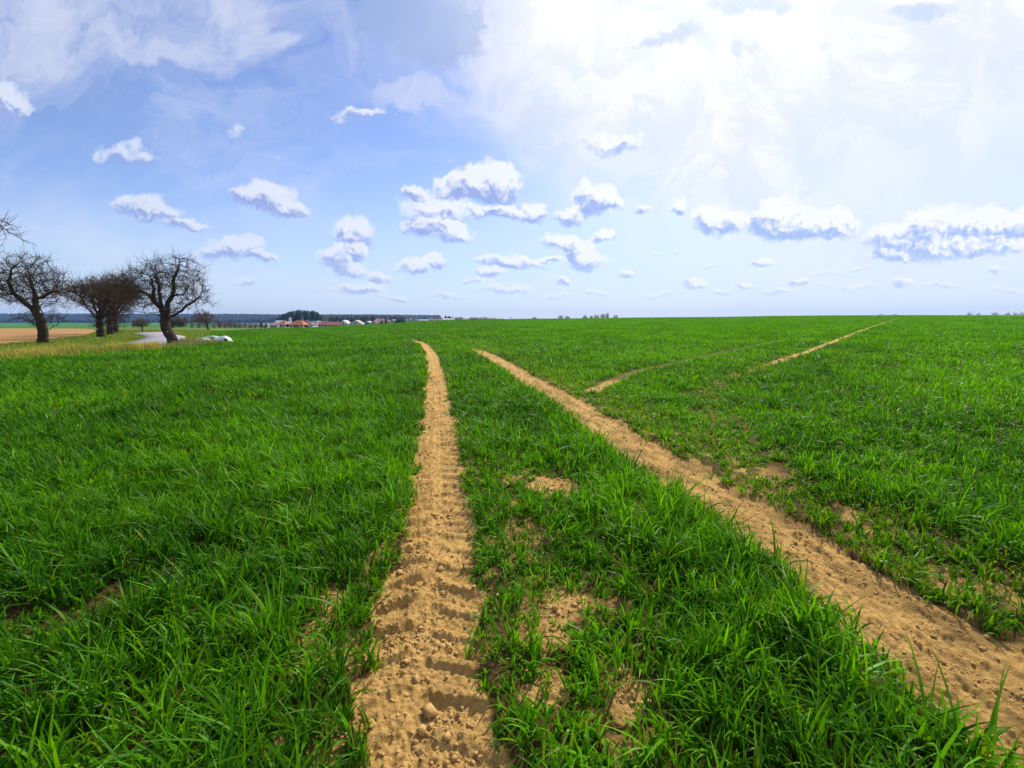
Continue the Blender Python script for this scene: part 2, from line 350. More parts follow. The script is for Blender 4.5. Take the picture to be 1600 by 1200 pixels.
# ------------------------------------------------------------------ masks of the sown field
BARE = [px_ground(*p) + (rad,) for p, rad in [((850,758),.24),((885,765),.14),((800,748),.10),((880,950),.13),((855,985),.11),((850,1070),.10),
        ((985,1090),.10),((1000,792),.12),((1020,800),.1),((500,985),.10),((470,1040),.08),
        ((520,940),.10),((1250,835),.12),((1300,880),.12),((830,690),.08),((1010,690),.1),((990,582),.12)]]
def field_masks(X, Y):
    """returns (density 0..1, height factor) of the wheat"""
    sl, tl = poly_st(X, Y, TR_L); sr, tr = poly_st(X, Y, TR_R); _, t2 = poly_st(X, Y, TR_2); _, t1 = poly_st(X, Y, TR_1)
    nz = fbm(X * 2.2, Y * 2.2, 3, 11); nf = perlin(X * 7, Y * 7, 21); nb = perlin(X * .8, Y * .8, 31)
    dens = np.ones_like(np.asarray(X, float)); hf = 1.0 + .30 * nb + .22 * perlin(X * 2.3, Y * 2.3, 41) + .12 * nf
    # left wheel track
    e = np.abs(tl) + .10 * nz + .04 * nf
    farL = 1 - .9 * sstep(Y, 27, 36); dens *= 1 - farL * (1 - sstep(e, .20, .26))
    lush = 1.0
    hf *= .62 + .38 * sstep(e, .22, .42)
    # sparse margin left of the left track, near the viewer
    mL = sstep(-tl, .25, .3) * (1 - sstep(-tl, .42, .62)) * (1 - sstep(Y, 2.6, 4.5))
    dens *= 1 - .30 * mL * sstep(nz, -.35, .15)
    # right wheel track
    e = np.abs(tr) + .10 * nz + .05 * nf
    farR = 1 - .92 * sstep(Y, 17.5, 23); dens *= 1 - farR * (1 - sstep(e, .28, .35))
    hf *= .62 + .38 * sstep(e, .30, .46)
    mR = sstep(tr, .28, .36) * (1 - sstep(tr, .70, 1.25)) * (1 - sstep(Y, 9, 13))
    dens *= 1 - .34 * mR * sstep(nz + .6 * nf, -.1, .40)
    hf *= 1 - .38 * mR
    # strip between the wheels: flattened, thinner on its left side
    mid = (tl > 0) & (tr < 0)
    frac = np.clip(tl / 2.1, 0, 1)
    mm = np.where(mid, (1 - sstep(frac, .42, .60)) * (1 - sstep(Y, 3.9, 5.2)), 0)
    dens *= 1 - .28 * mm * sstep(nz + .5 * nf, -.2, .4); hf *= 1 - .36 * mm
    hf *= np.where(mid, 1 + .18 * sstep(frac, .5, .75) * (1 - sstep(Y, 6, 10)), 1)
    # old tracks to the right
    e2 = np.abs(t2) + .10 * nz
    faint = sstep(Y, 9, 16)
    k2 = (1 - sstep(e2, .10, .24)); dens *= 1 - k2 * (.15 + .80 * faint); hf *= 1 - .45 * (1 - sstep(np.abs(t2), .2, .5))
    e1 = np.abs(t1) + .10 * nz; dens *= 1 - .62 * (1 - sstep(e1, .08, .22)); hf *= 1 - .7 * (1 - sstep(np.abs(t1), .12, .36))
    for bx, by, br in BARE:
        d = np.hypot(X - bx, (Y - by) * .8) / (br * .72) + .8 * nf
        dens *= .16 + .84 * sstep(d, .6, 1.35); hf *= 1 - .3 * (1 - sstep(d, 1.0, 2.0))
    right = sstep(tr, .3, 1.2)
    hf *= 1 - .16 * right
    # small pits where the crop came up late
    pit = sstep(-fbm(X * 1.1 + 7, Y * 1.6, 3, 51), .18, .34) * (np.hypot(X, Y) > 2)
    hf *= 1 - .55 * pit; dens *= 1 - .0 * pit
    dens *= (X > wheat_edge_x(Y) + .25 * perlin(Y * .8, Y * 0 + 3, 6))
    return dens, hf, tl, tr, sl, sr
# ------------------------------------------------------------------ ground sheet (one polar grid reaching the horizon)
def build_ground():
    rs = [0.05, .3, .5, .62]
    while rs[-1] < 9000:
        r = rs[-1]; d = r * r / H * 0.0021
        d = max(d, .004); d = min(d, .018 * r + .0) if r < 60 else min(d, .02 * r)
        rs.append(r + d)
    rs = np.array(rs)
    front = np.radians(np.arange(-54, 54.01, .12)); 
    side = np.radians(np.concatenate([np.arange(-180, -54, 3.0)])); side2 = np.radians(np.arange(57, 180, 3.0))
    az = np.concatenate([side, front, side2]); n = len(az)
    A, R = np.meshgrid(az, rs); X = R * np.sin(A); Y = R * np.cos(A)
    Z = terrain(X, Y); col = np.zeros(X.shape + (3,))
    shp = X.shape
    Xf = X.ravel(); Yf = Y.ravel(); Rf = R.ravel(); Zf = Z.ravel().copy(); cf = col.reshape(-1, 3)
    u = Xf / np.maximum(Yf, .01)
    # colours by region
    soil = np.array([.60, .352, .108]); soil_shaded = np.array([.115, .066, .020]); green = np.array([.060, .190, .004])  # the dark soil tone paints the crop's shade into the ground colour
    fargr = np.array([.060, .200, .018]); lime = np.array([.13, .24, .02]); brown = np.array([.43, .235, .085]); verge = np.array([.14, .17, .03]); woods = np.array([.02, .05, .03])
    cf[:] = fargr
    wx = wheat_edge_x(Yf); inwheat = (Xf > wx) & (Rf < 420)
    bx = np.interp(Yf, BEDGE[:, 1], BEDGE[:, 0])
    ver = (Xf <= wx) & (Xf > bx); cf[ver] = verge
    br = (Xf <= bx) & (Yf < 150) & (Yf > -60); cf[br] = brown * (1 + .12 * np.sign(np.sin(Yf[br, None] * .35 + Xf[br, None] * .02)) * 0) 
    br2 = br & (perlin(Xf / 30, Yf / 8, 77) > .1); cf[br2] *= .93
    lm = (Xf <= wx) & (Yf > 70) & (u > -.66) & (Yf < 300); cf[lm] = lime
    lm = (Xf <= wx) & (Xf > bx) & (Yf > 46) & (Yf <= 70) & (u > -.72); cf[lm] = lime * .8
    far = (Yf > 300) & (u > -.66); cf[far] = np.array([.10, .13, .05])
    cf[(Rf > 1650)] = woods
    st = (Xf <= wx) & (Yf > 150) & (u <= -.66); nn = perlin(Yf / 160, Xf / 900, 8); cf[st] = np.where((nn[st] > 0)[:, None], fargr * .9, np.array([.055, .21, .03]))
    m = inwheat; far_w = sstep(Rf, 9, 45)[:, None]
    cf[m] = (soil_shaded * (1 - far_w) + green * 1.15 * far_w)[m]
    # near detail
    k = np.where((Rf < 75) & (np.abs(A.ravel()) < 1.2))[0]
    x, y = Xf[k], Yf[k]
    dens, hf, tl, tr, sl, sr = field_masks(x, y)
    _, t2 = poly_st(x, y, TR_2)
    fade = 1 - sstep(Rf[k], 14, 30)
    z = 0.016 * fbm(x * 3.1, y * 3.1, 4, 61) + 0.010 * fbm(x * 14, y * 14, 3, 62) * fade + .006 * perlin(x * 45, y * 45, 63) * (1 - sstep(Rf[k], 3, 7))
    nearf = 1 - sstep(Rf[k], 5, 11)
    crumb = sstep(fbm(x * 1.7, y * 1.7, 3, 66), -.25, .25)
    z += nearf * crumb * (.016 * (.35 - np.abs(perlin(x * 11, y * 11, 67))) + .012 * (.3 - np.abs(perlin(x * 24, y * 24, 68))) + .007 * (.3 - np.abs(perlin(x * 55, y * 55, 69))))
    def rut(t, s, w, depth, seed, chev):
        a = np.abs(t); inside = 1 - sstep(a, w - .05, w + .06)
        zz = -depth * inside + .012 * np.exp(-((a - w - .07) / .06) ** 2)
        ph = (s + np.where(t > 0, .0, .5 * .19)) / .19 + a * 2.6 + .15 * perlin(s * 1.3, t * 3, seed)
        lug = np.abs((ph % 1.0) - .5) * 2; lug = sstep(lug, .50, .88) * np.where(t < 0, 1.25, .85)
        keep = .62 + .38 * sstep(fbm(x * 2.1, y * 2.1, 3, seed + 1), -.25, .30)
        return zz + inside * (chev * lug * keep * sstep(a, .02, .06) + .012 * fbm(x * 8, y * 8, 4, seed + 2)), inside
    zl, il = rut(tl, sl, .26, .024, 71, .031); zr, ir = rut(tr, sr, .34, .030, 81, .010)
    zr += ir * (.034 * fbm(sr * 1.4, tr * 7, 4, 83) + nearf * .016 * (.3 - np.abs(perlin(sr * 5 + tr * 4, tr * 15, 84))) + nearf * .008 * (.3 - np.abs(perlin(sr * 16, tr * 30, 85))))          # smeared, layered mud
    z2, i2 = rut(t2, t2 * 0, .22, .03, 91, 0)
    Zf[k] += z + (zl + zr + z2 * .6) * (x > wheat_edge_x(y))
    wmask = inwheat[k]
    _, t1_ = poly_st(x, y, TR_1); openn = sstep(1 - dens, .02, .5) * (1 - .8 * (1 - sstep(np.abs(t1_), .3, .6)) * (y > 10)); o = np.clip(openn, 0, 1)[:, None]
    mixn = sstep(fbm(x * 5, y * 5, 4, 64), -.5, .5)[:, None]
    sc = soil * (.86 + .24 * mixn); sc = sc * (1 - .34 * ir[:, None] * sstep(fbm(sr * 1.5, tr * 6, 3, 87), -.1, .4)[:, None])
    cn = cf[k]; tcol = sc * o + soil_shaded * (1 - o)  # painted canopy shade wherever the crop stands dense
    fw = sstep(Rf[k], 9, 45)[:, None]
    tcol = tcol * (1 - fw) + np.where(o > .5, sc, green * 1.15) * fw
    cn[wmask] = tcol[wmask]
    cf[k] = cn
    # the bigger brown strips further out
    k = np.where((Rf >= 75) & (Rf < 260) & inwheat)[0]; _, t2 = poly_st(Xf[k], Yf[k], TR_2)
    mk = np.abs(t2) < .3; cf[k[mk]] = soil * .8
    V = np.stack([Xf, Yf, Zf], 1)
    nr = len(rs); i = np.arange(nr - 1)[:, None] * n; j = np.arange(n)[None]; j2 = (j + 1) % n
    q = np.stack([i + j, i + n + j, i + n + j2, i + j2], -1).reshape(-1, 4)[:, ::-1]
    # close the hub
    hub = np.arange(n)[None, ::1]
    o = mesh_np('ground', V, [q, hub[:, ::-1]], M_GROUND, smooth=True, colors=cf)
    tag(o, kind='structure')
    return o
ground = build_ground()
def near_ground_z(x, y):
    """terrain plus the main ruts, used for seating small things"""
    return terrain(x, y)
# ------------------------------------------------------------------ leaf blades
def blades(base, az, length, width, bend, droop, segs, col, tipcol=None, lean=None):
    """curved tapering leaves. base n x 3; returns verts, quads, tris, colours"""
    n = len(base); t = np.linspace(0, 1, segs + 1)
    d = np.stack([np.sin(az), np.cos(az), np.zeros(n)], 1); s = np.stack([np.cos(az), -np.sin(az), np.zeros(n)], 1)
    tw = rng.uniform(-.7, .7, n)
    V = []; CC = []
    for i, tt in enumerate(t):
        hor = length * (bend * tt ** 1.6 * (1 + .3 * droop * tt))
        ver = length * (tt * np.sqrt(np.clip(1 - bend ** 2 * .6, .1, 1)) - droop * tt ** 3)
        c = base + d * hor[:, None]; c[:, 2] += ver
        if lean is not None: c[:, :2] += lean * (length * tt ** 2)[:, None]
        w = width * (1.0 if segs == 1 and i == 0 else (0.55 + .9 * tt - 1.45 * tt * tt if tt < 1 else 0)) * .5
        ca = np.cos(tw * tt * 1.5); sa = np.sin(tw * tt * 1.5)
        sd = s * ca[:, None] + np.array([0, 0, 1.0]) * sa[:, None]
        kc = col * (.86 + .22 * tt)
        if i < segs:
            V += [c - sd * w[:, None], c + sd * w[:, None]]; CC += [kc, kc]
        else:
            V += [c]; CC += [kc]
    k = 2 * segs + 1
    V = np.stack(V, 1).reshape(-1, 3); CC = np.stack(CC, 1).reshape(-1, 3)
    b = np.arange(n) * k; quads = []
    for i in range(segs - 1):
        quads.append(np.stack([b + 2 * i, b + 2 * i + 1, b + 2 * i + 3, b + 2 * i + 2], 1))
    tris = np.stack([b + 2 * (segs - 1), b + 2 * (segs - 1) + 1, b + k - 1], 1)
    return V, (np.concatenate(quads) if quads else np.zeros((0, 4), int)), tris, CC
class Acc:
    def __init__(s): s.V = []; s.Q = []; s.T = []; s.C = []; s.n = 0
    def add(s, V, Q, T, Cc):
        s.V.append(V); s.Q.append(Q + s.n); s.T.append(T + s.n); s.C.append(Cc); s.n += len(V)
    def build(s, name, mat, **k):
        return mesh_np(name, np.concatenate(s.V), [np.concatenate(s.Q), np.concatenate(s.T)], mat, colors=np.concatenate(s.C), **k)
def wheat_colors(x, y, n_rng, yel):
    n = len(x)
    a = np.array([.018, .092, .002]); b = np.array([.155, .390, .003]); yl = np.array([.24, .28, .02])
    k = np.clip(.46 + .08 * np.clip(x / 6, -1, 1) + .30 * perlin(x * .25, y * .25, 101) + .30 * perlin(x * 1.3, y * 1.3, 102) + n_rng.normal(0, .26, n), 0, 1)[:, None]
    c = a * (1 - k) + b * k
    m = (n_rng.random(n) < yel)[:, None]
    c = np.where(m, c * .4 + yl * .6, c)
    return c
def build_wheat():
    acc = Acc()
    # rings: r0, r1, plants per m2, leaves per plant, segments, width factor, half angle
    RI = [(.35, 2.6, 700, 5, 5, 1.0, 1.35), (2.6, 5.0, 640, 5, 4, 1.05, 1.1), (5.0, 9.0, 400, 5, 3, 1.3, 1.0), (9, 15, 230, 4, 2, 1.9, .98),
          (15, 25, 110, 4, 2, 2.8, .96), (25, 42, 48, 4, 1, 4.2, .95), (42, 75, 30, 4, 1, 4.8, .94), (75, 135, 11, 4, 1, 8, .94), (135, 250, 3.2, 4, 1, 14, .94)]
    for (r0, r1, pl, lv, sg, wf, ha) in RI:
        area = ha * (r1 * r1 - r0 * r0); n = int(area * pl)
        r = np.sqrt(rng.uniform(r0 * r0, r1 * r1, n)); a = rng.uniform(-ha, ha, n); x = r * np.sin(a); y = r * np.cos(a)
        # clump the plants a little
        x += .03 * rng.normal(size=n); y += .03 * rng.normal(size=n)
        if r0 < 135:
            dens, hf, tl, tr, sl, sr = field_masks(x, y)
        else:
            dens = (x > wheat_edge_x(y)).astype(float); hf = 1 + .2 * perlin(x / 12, y / 12, 3) + .15 * perlin(x/40, y/9, 5); tr = np.full(n, 3.0); tl = tr
            _, t2 = poly_st(x, y, TR_2); dens *= np.abs(t2) > .3
        keep = rng.random(n) < dens; x, y, hf, tr, dn = x[keep], y[keep], hf[keep], tr[keep], dens[keep]
        n = len(x); hf = hf * rng.uniform(.72, 1.22, n); far_k = float(np.clip((r0 - 5) / 30, 0, 1)); hf = 1 + (hf - 1) * (1 - .5 * far_k); tuft = (1 - .6 * far_k) * perlin(x * 5.5 / max(1, r0 / 9), y * 5.5 / max(1, r0 / 9), 88); hf = hf * (1 + .60 * tuft); pl_ = np.repeat(rng.normal(0, .16, (n, 2)), lv, 0)
        x = np.repeat(x, lv); y = np.repeat(y, lv); hf = np.repeat(hf, lv); tr = np.repeat(tr, lv); dn = np.repeat(dn, lv); m = len(x)
        jit = .012 * wf ** .8
        bx = x + rng.normal(0, jit, m); by = y + rng.normal(0, jit, m)
        bz = terrain(bx, by) - .02 + rng.uniform(0, .035, m) * hf
        az = rng.uniform(0, 2 * np.pi, m)
        ln = rng.uniform(.11, .23, m) * hf
        wd = rng.uniform(.009, .019, m) * wf
        bend = np.clip(rng.normal(.45, .26, m), .03, .98); droop = np.clip(rng.normal(.30, .26, m), 0, .85)
        wind = np.array([-.03, -.02]) + pl_ + .22 * np.stack([perlin(x * 2.1, y * 2.1, 91), perlin(x * 2.1, y * 2.1, 92)], 1)
        yel = np.where((dn < .6) | ((tr > .2) & (tr < 1.1)), .28, .03)
        c = wheat_colors(x, y, rng, yel)
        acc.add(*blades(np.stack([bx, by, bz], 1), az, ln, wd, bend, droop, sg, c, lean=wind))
    o = acc.build('wheat_crop', M_WHEAT)
    tag(o, 'green young wheat covering the whole field between the bare wheel tracks', 'wheat', kind='stuff')
build_wheat()
# ------------------------------------------------------------------ verge grass, dry and green
def build_verge():
    acc = Acc()
    straw = np.array([.62, .47, .17]); olive = np.array([.24, .27, .03]); grn = np.array([.07, .19, .02])
    for (n, y0, y1, tall) in [(95000, 2, 36, 1), (60000, 2, 75, 0)]:
        y = rng.uniform(y0, y1, n); wx = wheat_edge_x(y); bx = np.interp(y, BEDGE[:, 1], BEDGE[:, 0])
        if tall: x = wx - np.abs(rng.normal(1.1, .6, n))
        else: x = rng.uniform(bx - .5, wx, n)
        _, t = poly_st(x, y, ROAD); gap = (y > 23.6) & (y < 36) & (x > -26)
        k = (np.abs(t) > 1.5) & (~gap if tall else np.ones(n, bool)); x, y = x[k], y[k]; n = len(x)
        cl = fbm(x * .9, y * .5, 3, 131)
        k = rng.random(n) < (.35 + .65 * sstep(cl, -.3, .25)) if tall else np.ones(n, bool); x, y, cl = x[k], y[k], cl[k]; n = len(x)
        z = terrain(x, y) - .02
        yy = sstep(y, 8, 26)
        if tall:
            ln = rng.uniform(.30, .56, n) * (1 + .6 * np.clip(cl, -.3, .6)) ; w = rng.uniform(.012, .022, n)
            cl2 = fbm(x * .35 + 9, y * .22, 3, 133); p = np.clip(rng.random(n) - .55 * cl2 + .12, 0, 1); c = np.where((p < .46)[:, None], straw, np.where((p < .82)[:, None], olive, grn)) * rng.uniform(.75, 1.2, (n, 1))
        else:
            ln = rng.uniform(.08, .22, n); w = rng.uniform(.03, .06, n)
            p = rng.random(n) ; c = np.where((p < .12)[:, None], straw * .9, np.where((p < .5)[:, None], olive, grn)) * rng.uniform(.8, 1.15, (n, 1))
        acc.add(*blades(np.stack([x, y, z], 1), rng.uniform(0, 6.28, n), ln, w, np.clip(rng.normal(.25, .15, n), 0, .8), np.clip(rng.normal(.08, .1, n), 0, .4), 2, c))
    o = acc.build('verge_grass', M_DRY); tag(o, 'tall straw-coloured and green grass growing along the road verge', 'grass', kind='stuff')
build_verge()
# ------------------------------------------------------------------ soil clods in the wheel tracks
def ico():
    import bmesh
    bm = bmesh.new(); bmesh.ops.create_icosphere(bm, subdivisions=1, radius=1); v = np.array([p.co[:] for p in bm.verts]); f = np.array([[q.index for q in p.verts] for p in bm.faces]); bm.free(); return v, f
def build_clods():
    v0, f0 = ico(); nv = len(v0); dg = bpy.context.evaluated_depsgraph_get()
    from mathutils.bvhtree import BVHTree
    dep = ground.data; 
    X = []; S = []
    for (P, n, hw, ymax, skew, smax) in [(TR_L, 16000, .36, 12, -.10, 1.1), (TR_R, 10000, .40, 12, .10, .9)]:
        L = np.concatenate([[0], np.cumsum(np.hypot(*(np.diff(P, axis=0).T)))])
        s = 2.4 + (rng.random(n) ** 1.9) * (ymax); 
        px = np.interp(s, L, P[:, 0]); py = np.interp(s, L, P[:, 1])
        t = np.clip(rng.normal(skew, .17, n), -hw, hw)
        x = px + t; y = py + rng.normal(0, .01, n)
        k = rng.random(n) < (.12 + .88 * sstep(fbm(x * 4, y * 4, 3, 141), -.05, .3)); x, y, s = x[k], y[k], s[k]
        sz = np.clip(np.exp(rng.normal(-5.35, .48, len(x))), .0022, .026) * smax
        X.append(np.stack([x, y], 1)); S.append(sz)
    # loose clods on the bare patches and the left margin
    for bx, by, br in BARE:
        n = int(55 * br / .15) if by < 6 else 0
        X.append(np.stack([bx + rng.normal(0, br * .6, n), by + rng.normal(0, br * .7, n)], 1)); S.append(np.clip(np.exp(rng.normal(-5.2, .5, n)), .0025, .016))
    X = np.concatenate(X); S = np.concatenate(S)
    # height of the modelled ground: cast onto the sheet
    from mathutils import Vector
    Z = np.zeros(len(X))
    for i, (x, y) in enumerate(X):
        hit, loc, nrm, idx = ground.ray_cast(Vector((x, y, 3)), Vector((0, 0, -1)))
        Z[i] = loc.z if hit else terrain(x, y)
    n = len(X)
    sc = rng.uniform(.65, 1.25, (n, 1, 3)) * np.array([1, 1, .7]) ; jit = np.clip(1 + rng.normal(0, .34, (n, nv, 1)), .35, 1.8)
    a = rng.uniform(0, 6.28, n); ca, sa = np.cos(a)[:, None], np.sin(a)[:, None]
    V = v0[None] * sc * jit * S[:, None, None]
    V = np.stack([V[..., 0] * ca - V[..., 1] * sa, V[..., 0] * sa + V[..., 1] * ca, V[..., 2]], -1)
    V[..., 0] += X[:, 0:1]; V[..., 1] += X[:, 1:2]; V[..., 2] += (Z + S * .25)[:, None]
    Fc = (f0[None] + (np.arange(n) * nv)[:, None, None]).reshape(-1, 3)
    o = mesh_np('soil_clods', V.reshape(-1, 3), [Fc], M_CLOD)
    tag(o, 'loose crumbs and clods of dry soil lying in the wheel tracks', 'soil clods', kind='stuff')
build_clods()
# ------------------------------------------------------------------ road
def build_road():
    P = ROAD; d = np.gradient(P, axis=0); d /= np.hypot(d[:, 0], d[:, 1])[:, None]; nrm = np.stack([d[:, 1], -d[:, 0]], 1)
    V = []; w = 1.45
    offs = [-w - .05, -w, -.4, .4, w, w + .05]; zz = [-.05, .03, .045, .045, .03, -.05]
    for o_, z_ in zip(offs, zz):
        q = P + nrm * o_; V.append(np.column_stack([q, terrain(q[:, 0], q[:, 1]) + z_ + .012]))
    V = np.stack(V, 1); n, k = V.shape[:2]
    f = [[i * k + j, i * k + j + 1, (i + 1) * k + j + 1, (i + 1) * k + j] for i in range(n - 1) for j in range(k - 1)]
    o = mesh_np('road', V.reshape(-1, 3), [np.array(f)], M_ASPH, smooth=False); tag(o, kind='structure')
build_road()
# ------------------------------------------------------------------ bare trees by space colonisation
def grow(limbs, attract, step=.13, dk=.24, di=1.3, iters=70, up=.0, seed=0):
    """limbs: list of (polyline nx3, parent index or None). attract: n x 3"""
    r_ = np.random.default_rng(seed); P = []; par = []
    for pl, pi in limbs:
        pl = np.asarray(pl, float); last = None
        start = 0
        if pi is not None:
            allp = np.array(P); last = int(np.argmin(((allp - pl[0]) ** 2).sum(1))); 
        else: P.append(pl[0]); par.append(-1); last = 0
        for a, b in zip(pl[:-1], pl[1:]):
            m = max(1, int(np.linalg.norm(b - a) / step))
            for i in range(1, m + 1):
                q = a + (b - a) * i / m + r_.normal(0, step * .13, 3); P.append(q); par.append(last); last = len(P) - 1
    A = np.asarray(attract, float); alive = np.ones(len(A), bool)
    Pn = np.array(P); nd = np.full(len(A), 1e9); ni = np.zeros(len(A), int)
    def upd(s, pts):
        for c in range(0, len(pts), 400):
            q = pts[c:c + 400]; D = np.linalg.norm(A[:, None] - q[None], axis=2); j = D.argmin(1); dm = D[np.arange(len(A)), j]
            m = dm < nd; nd[m] = dm[m]; ni[m] = s + c + j[m]
    upd(0, Pn)
    for it in range(iters):
        m = alive & (nd < di)
        if not m.any(): break
        idx = ni[m]; dv = A[m] - np.array(P)[idx]; dv /= np.linalg.norm(dv, axis=1)[:, None]
        uq, inv = np.unique(idx, return_inverse=True); sm_ = np.zeros((len(uq), 3)); np.add.at(sm_, inv, dv)
        sm_ += r_.normal(0, .35, sm_.shape); sm_[:, 2] += up; sm_ /= np.linalg.norm(sm_, axis=1)[:, None] + 1e-9
        s = len(P); new = np.array(P)[uq] + sm_ * step
        P += list(new); par += list(uq); upd(s, new)
        alive &= nd > dk
    P = np.array(P); par = np.array(par); w = np.zeros(len(P))
    ch = np.zeros(len(P), int); np.add.at(ch, par[par >= 0], 1)
    w[ch == 0] = 1.0
    for i in range(len(P) - 1, 0, -1): w[par[i]] += w[i]
    return P, par, w, ch
def tubes(A, B, ra, rb, sides):
    n = len(A); d = B - A; l = np.linalg.norm(d, axis=1)[:, None] + 1e-9; d = d / l
    ref = np.where(np.abs(d[:, 2:3]) < .9, np.array([[0, 0, 1.0]]), np.array([[1.0, 0, 0]]))
    s = np.cross(d, ref); s /= np.linalg.norm(s, axis=1)[:, None]; t = np.cross(d, s); V = []
    for k in range(sides):
        a = 2 * np.pi * k / sides; o = s * math.cos(a) + t * math.sin(a); V.append(A - d * ra[:, None] * .2 + o * ra[:, None])
    for k in range(sides):
        a = 2 * np.pi * k / sides; o = s * math.cos(a) + t * math.sin(a); V.append(B + o * rb[:, None])
    V = np.stack(V, 1).reshape(-1, 3); b = (np.arange(n) * 2 * sides)[:, None]
    F_ = np.concatenate([np.concatenate([b + k, b + (k + 1) % sides, b + sides + (k + 1) % sides, b + sides + k], 1) for k in range(sides)])
    return V, F_
def ellipsoid_pts(cs, n, r_):
    out = []; vol = np.array([c[3] * c[4] * c[5] * (c[6] if len(c) > 6 else 1) for c in cs]); k = (n * vol / vol.sum()).astype(int)
    for c, m in zip(cs, k):
        v = r_.normal(size=(m, 3)); v /= np.linalg.norm(v, axis=1)[:, None]; v *= r_.random((m, 1)) ** (1 / 2.4)
        out.append(v * np.array(c[3:6]) + np.array(c[:3]))
    return np.concatenate(out)
def bare_tree(name, base, limbs, cs, n_att, label, trunk_r=.2, rmin=.010, step=.13, dk=.24, seed=0, twigs=3, twl=.22, group=None, cat='tree', di=1.3, up=0.0, twig_mat=None):
    r_ = np.random.default_rng(seed)
    att = ellipsoid_pts(cs, n_att, r_)
    P, par, w, ch = grow(limbs, att, step, dk, di, 80, up, seed)
    base = np.array(base, float); rad = rmin * np.maximum(w, 1) ** .46; sc = (trunk_r) / rad[1]
    rad = rmin + (rad - rmin) * max(sc - rmin / rad[1], .2)
    rad = rmin + (trunk_r - rmin) * ((np.maximum(w, 1) ** .62 - 1) / (w[0] ** .62 - 1))
    # root flare
    h = P[:, 2] - base[2]; rad = rad * (1 + .35 * np.exp(-np.clip(h, 0, 9) / .25) * (rad > .5 * trunk_r))
    root = empty(name, tuple(base)); tag(root, label, cat, group)
    i = np.arange(1, len(P)); a, b = P[par[i]] - base, P[i] - base; ra, rb = rad[par[i]], rad[i]
    ra = np.minimum(ra, rb * 1.6 + .004)
    thick = rb > max(.2 * trunk_r, rmin * 2.5)
    if thick.sum() < 3: thick = np.arange(len(rb)) < 6
    V, F_ = tubes(a[thick], b[thick], ra[thick], rb[thick], 8 if trunk_r > .1 else 5)
    mesh_np('trunk', V, [F_], M_BARK, root, smooth=True)
    th = ~thick
    V1, F1 = tubes(a[th], b[th], ra[th], rb[th], 3)
    # extra fine twigs
    k = np.where(w[i] < 6)[0]; k = np.repeat(k, twigs); k = k[r_.random(len(k)) < .75]; n = len(k)
    dirp = b[k] - a[k]; dirp /= np.linalg.norm(dirp, axis=1)[:, None] + 1e-9
    dv = dirp * .6 + r_.normal(0, .6, (n, 3)) + np.array([0, 0, .15]); dv /= np.linalg.norm(dv, axis=1)[:, None]
    l = r_.uniform(.3, 1.2, (n, 1)) * twl; p0 = b[k]; p1 = p0 + dv * l; dv2 = dv + r_.normal(0, .35, (n, 3)); p2 = p1 + dv2 * l * .8
    V2, F2 = tubes(np.concatenate([p0, p1]), np.concatenate([p1, p2]), np.full(2 * n, rmin * .8), np.concatenate([np.full(n, rmin * .65), np.full(n, rmin * .4)]), 3)
    # long straight shoots breaking the outline
    k = r_.choice(np.where(w[i] < 4)[0], max(12, n_att // 12)); out_ = b[k] - np.array([0, 0, .35 * b[:, 2].max()]); out_ /= np.linalg.norm(out_, axis=1)[:, None]
    q0 = b[k]; l = r_.uniform(.5, 1.8, (len(k), 1)) * twl; dv = out_ * .8 + np.array([0, 0, .5]) + r_.normal(0, .35, out_.shape); dv /= np.linalg.norm(dv, axis=1)[:, None]
    q1 = q0 + dv * l; dv = dv + r_.normal(0, .2, dv.shape); q2 = q1 + dv * l * .8; nk = len(k)
    V3, F3 = tubes(np.concatenate([q0, q1]), np.concatenate([q1, q2]), np.full(2 * nk, rmin * .9), np.concatenate([np.full(nk, rmin * .8), np.full(nk, rmin * .4)]), 3)
    F2 = np.concatenate([F2, F3 + len(V2)]); V2 = np.concatenate([V2, V3])
    mesh_np('crown', np.concatenate([V1, V2]), [np.concatenate([F1, F2 + len(V1)])], twig_mat or M_TWIG, root)
    return root
def copy_tree(o, parent=None):
    c = o.copy(); COL.objects.link(c)
    if parent: c.parent = parent
    for ch in [q for q in bpy.data.objects if q.parent == o]: copy_tree(ch, c)
    return c
def gpos(px, py):
    x, y = px_ground(px, py); return np.array([x, y, float(terrain(x, y))])
def limb(Y, pts, r_, dz=.5):
    """pixel outline of a limb -> points near depth Y, wandering in depth"""
    out = []; d = 0; g = r_.normal(0, dz)
    for i, (px, py) in enumerate(pts):
        f = i / max(1, len(pts) - 1); out.append(px_at(px, py, Y + g * f * f))
    return np.array(out)
def ell(Y, cx, cy, rx, ry, rd=None, w=1.0):
    c = px_at(cx, cy, Y); k = Y / F; return (c[0], c[1], c[2], rx * k, (rd or rx * .85) * k, ry * k, w)
ROWG = 'gnarled bare fruit trees along the country road'
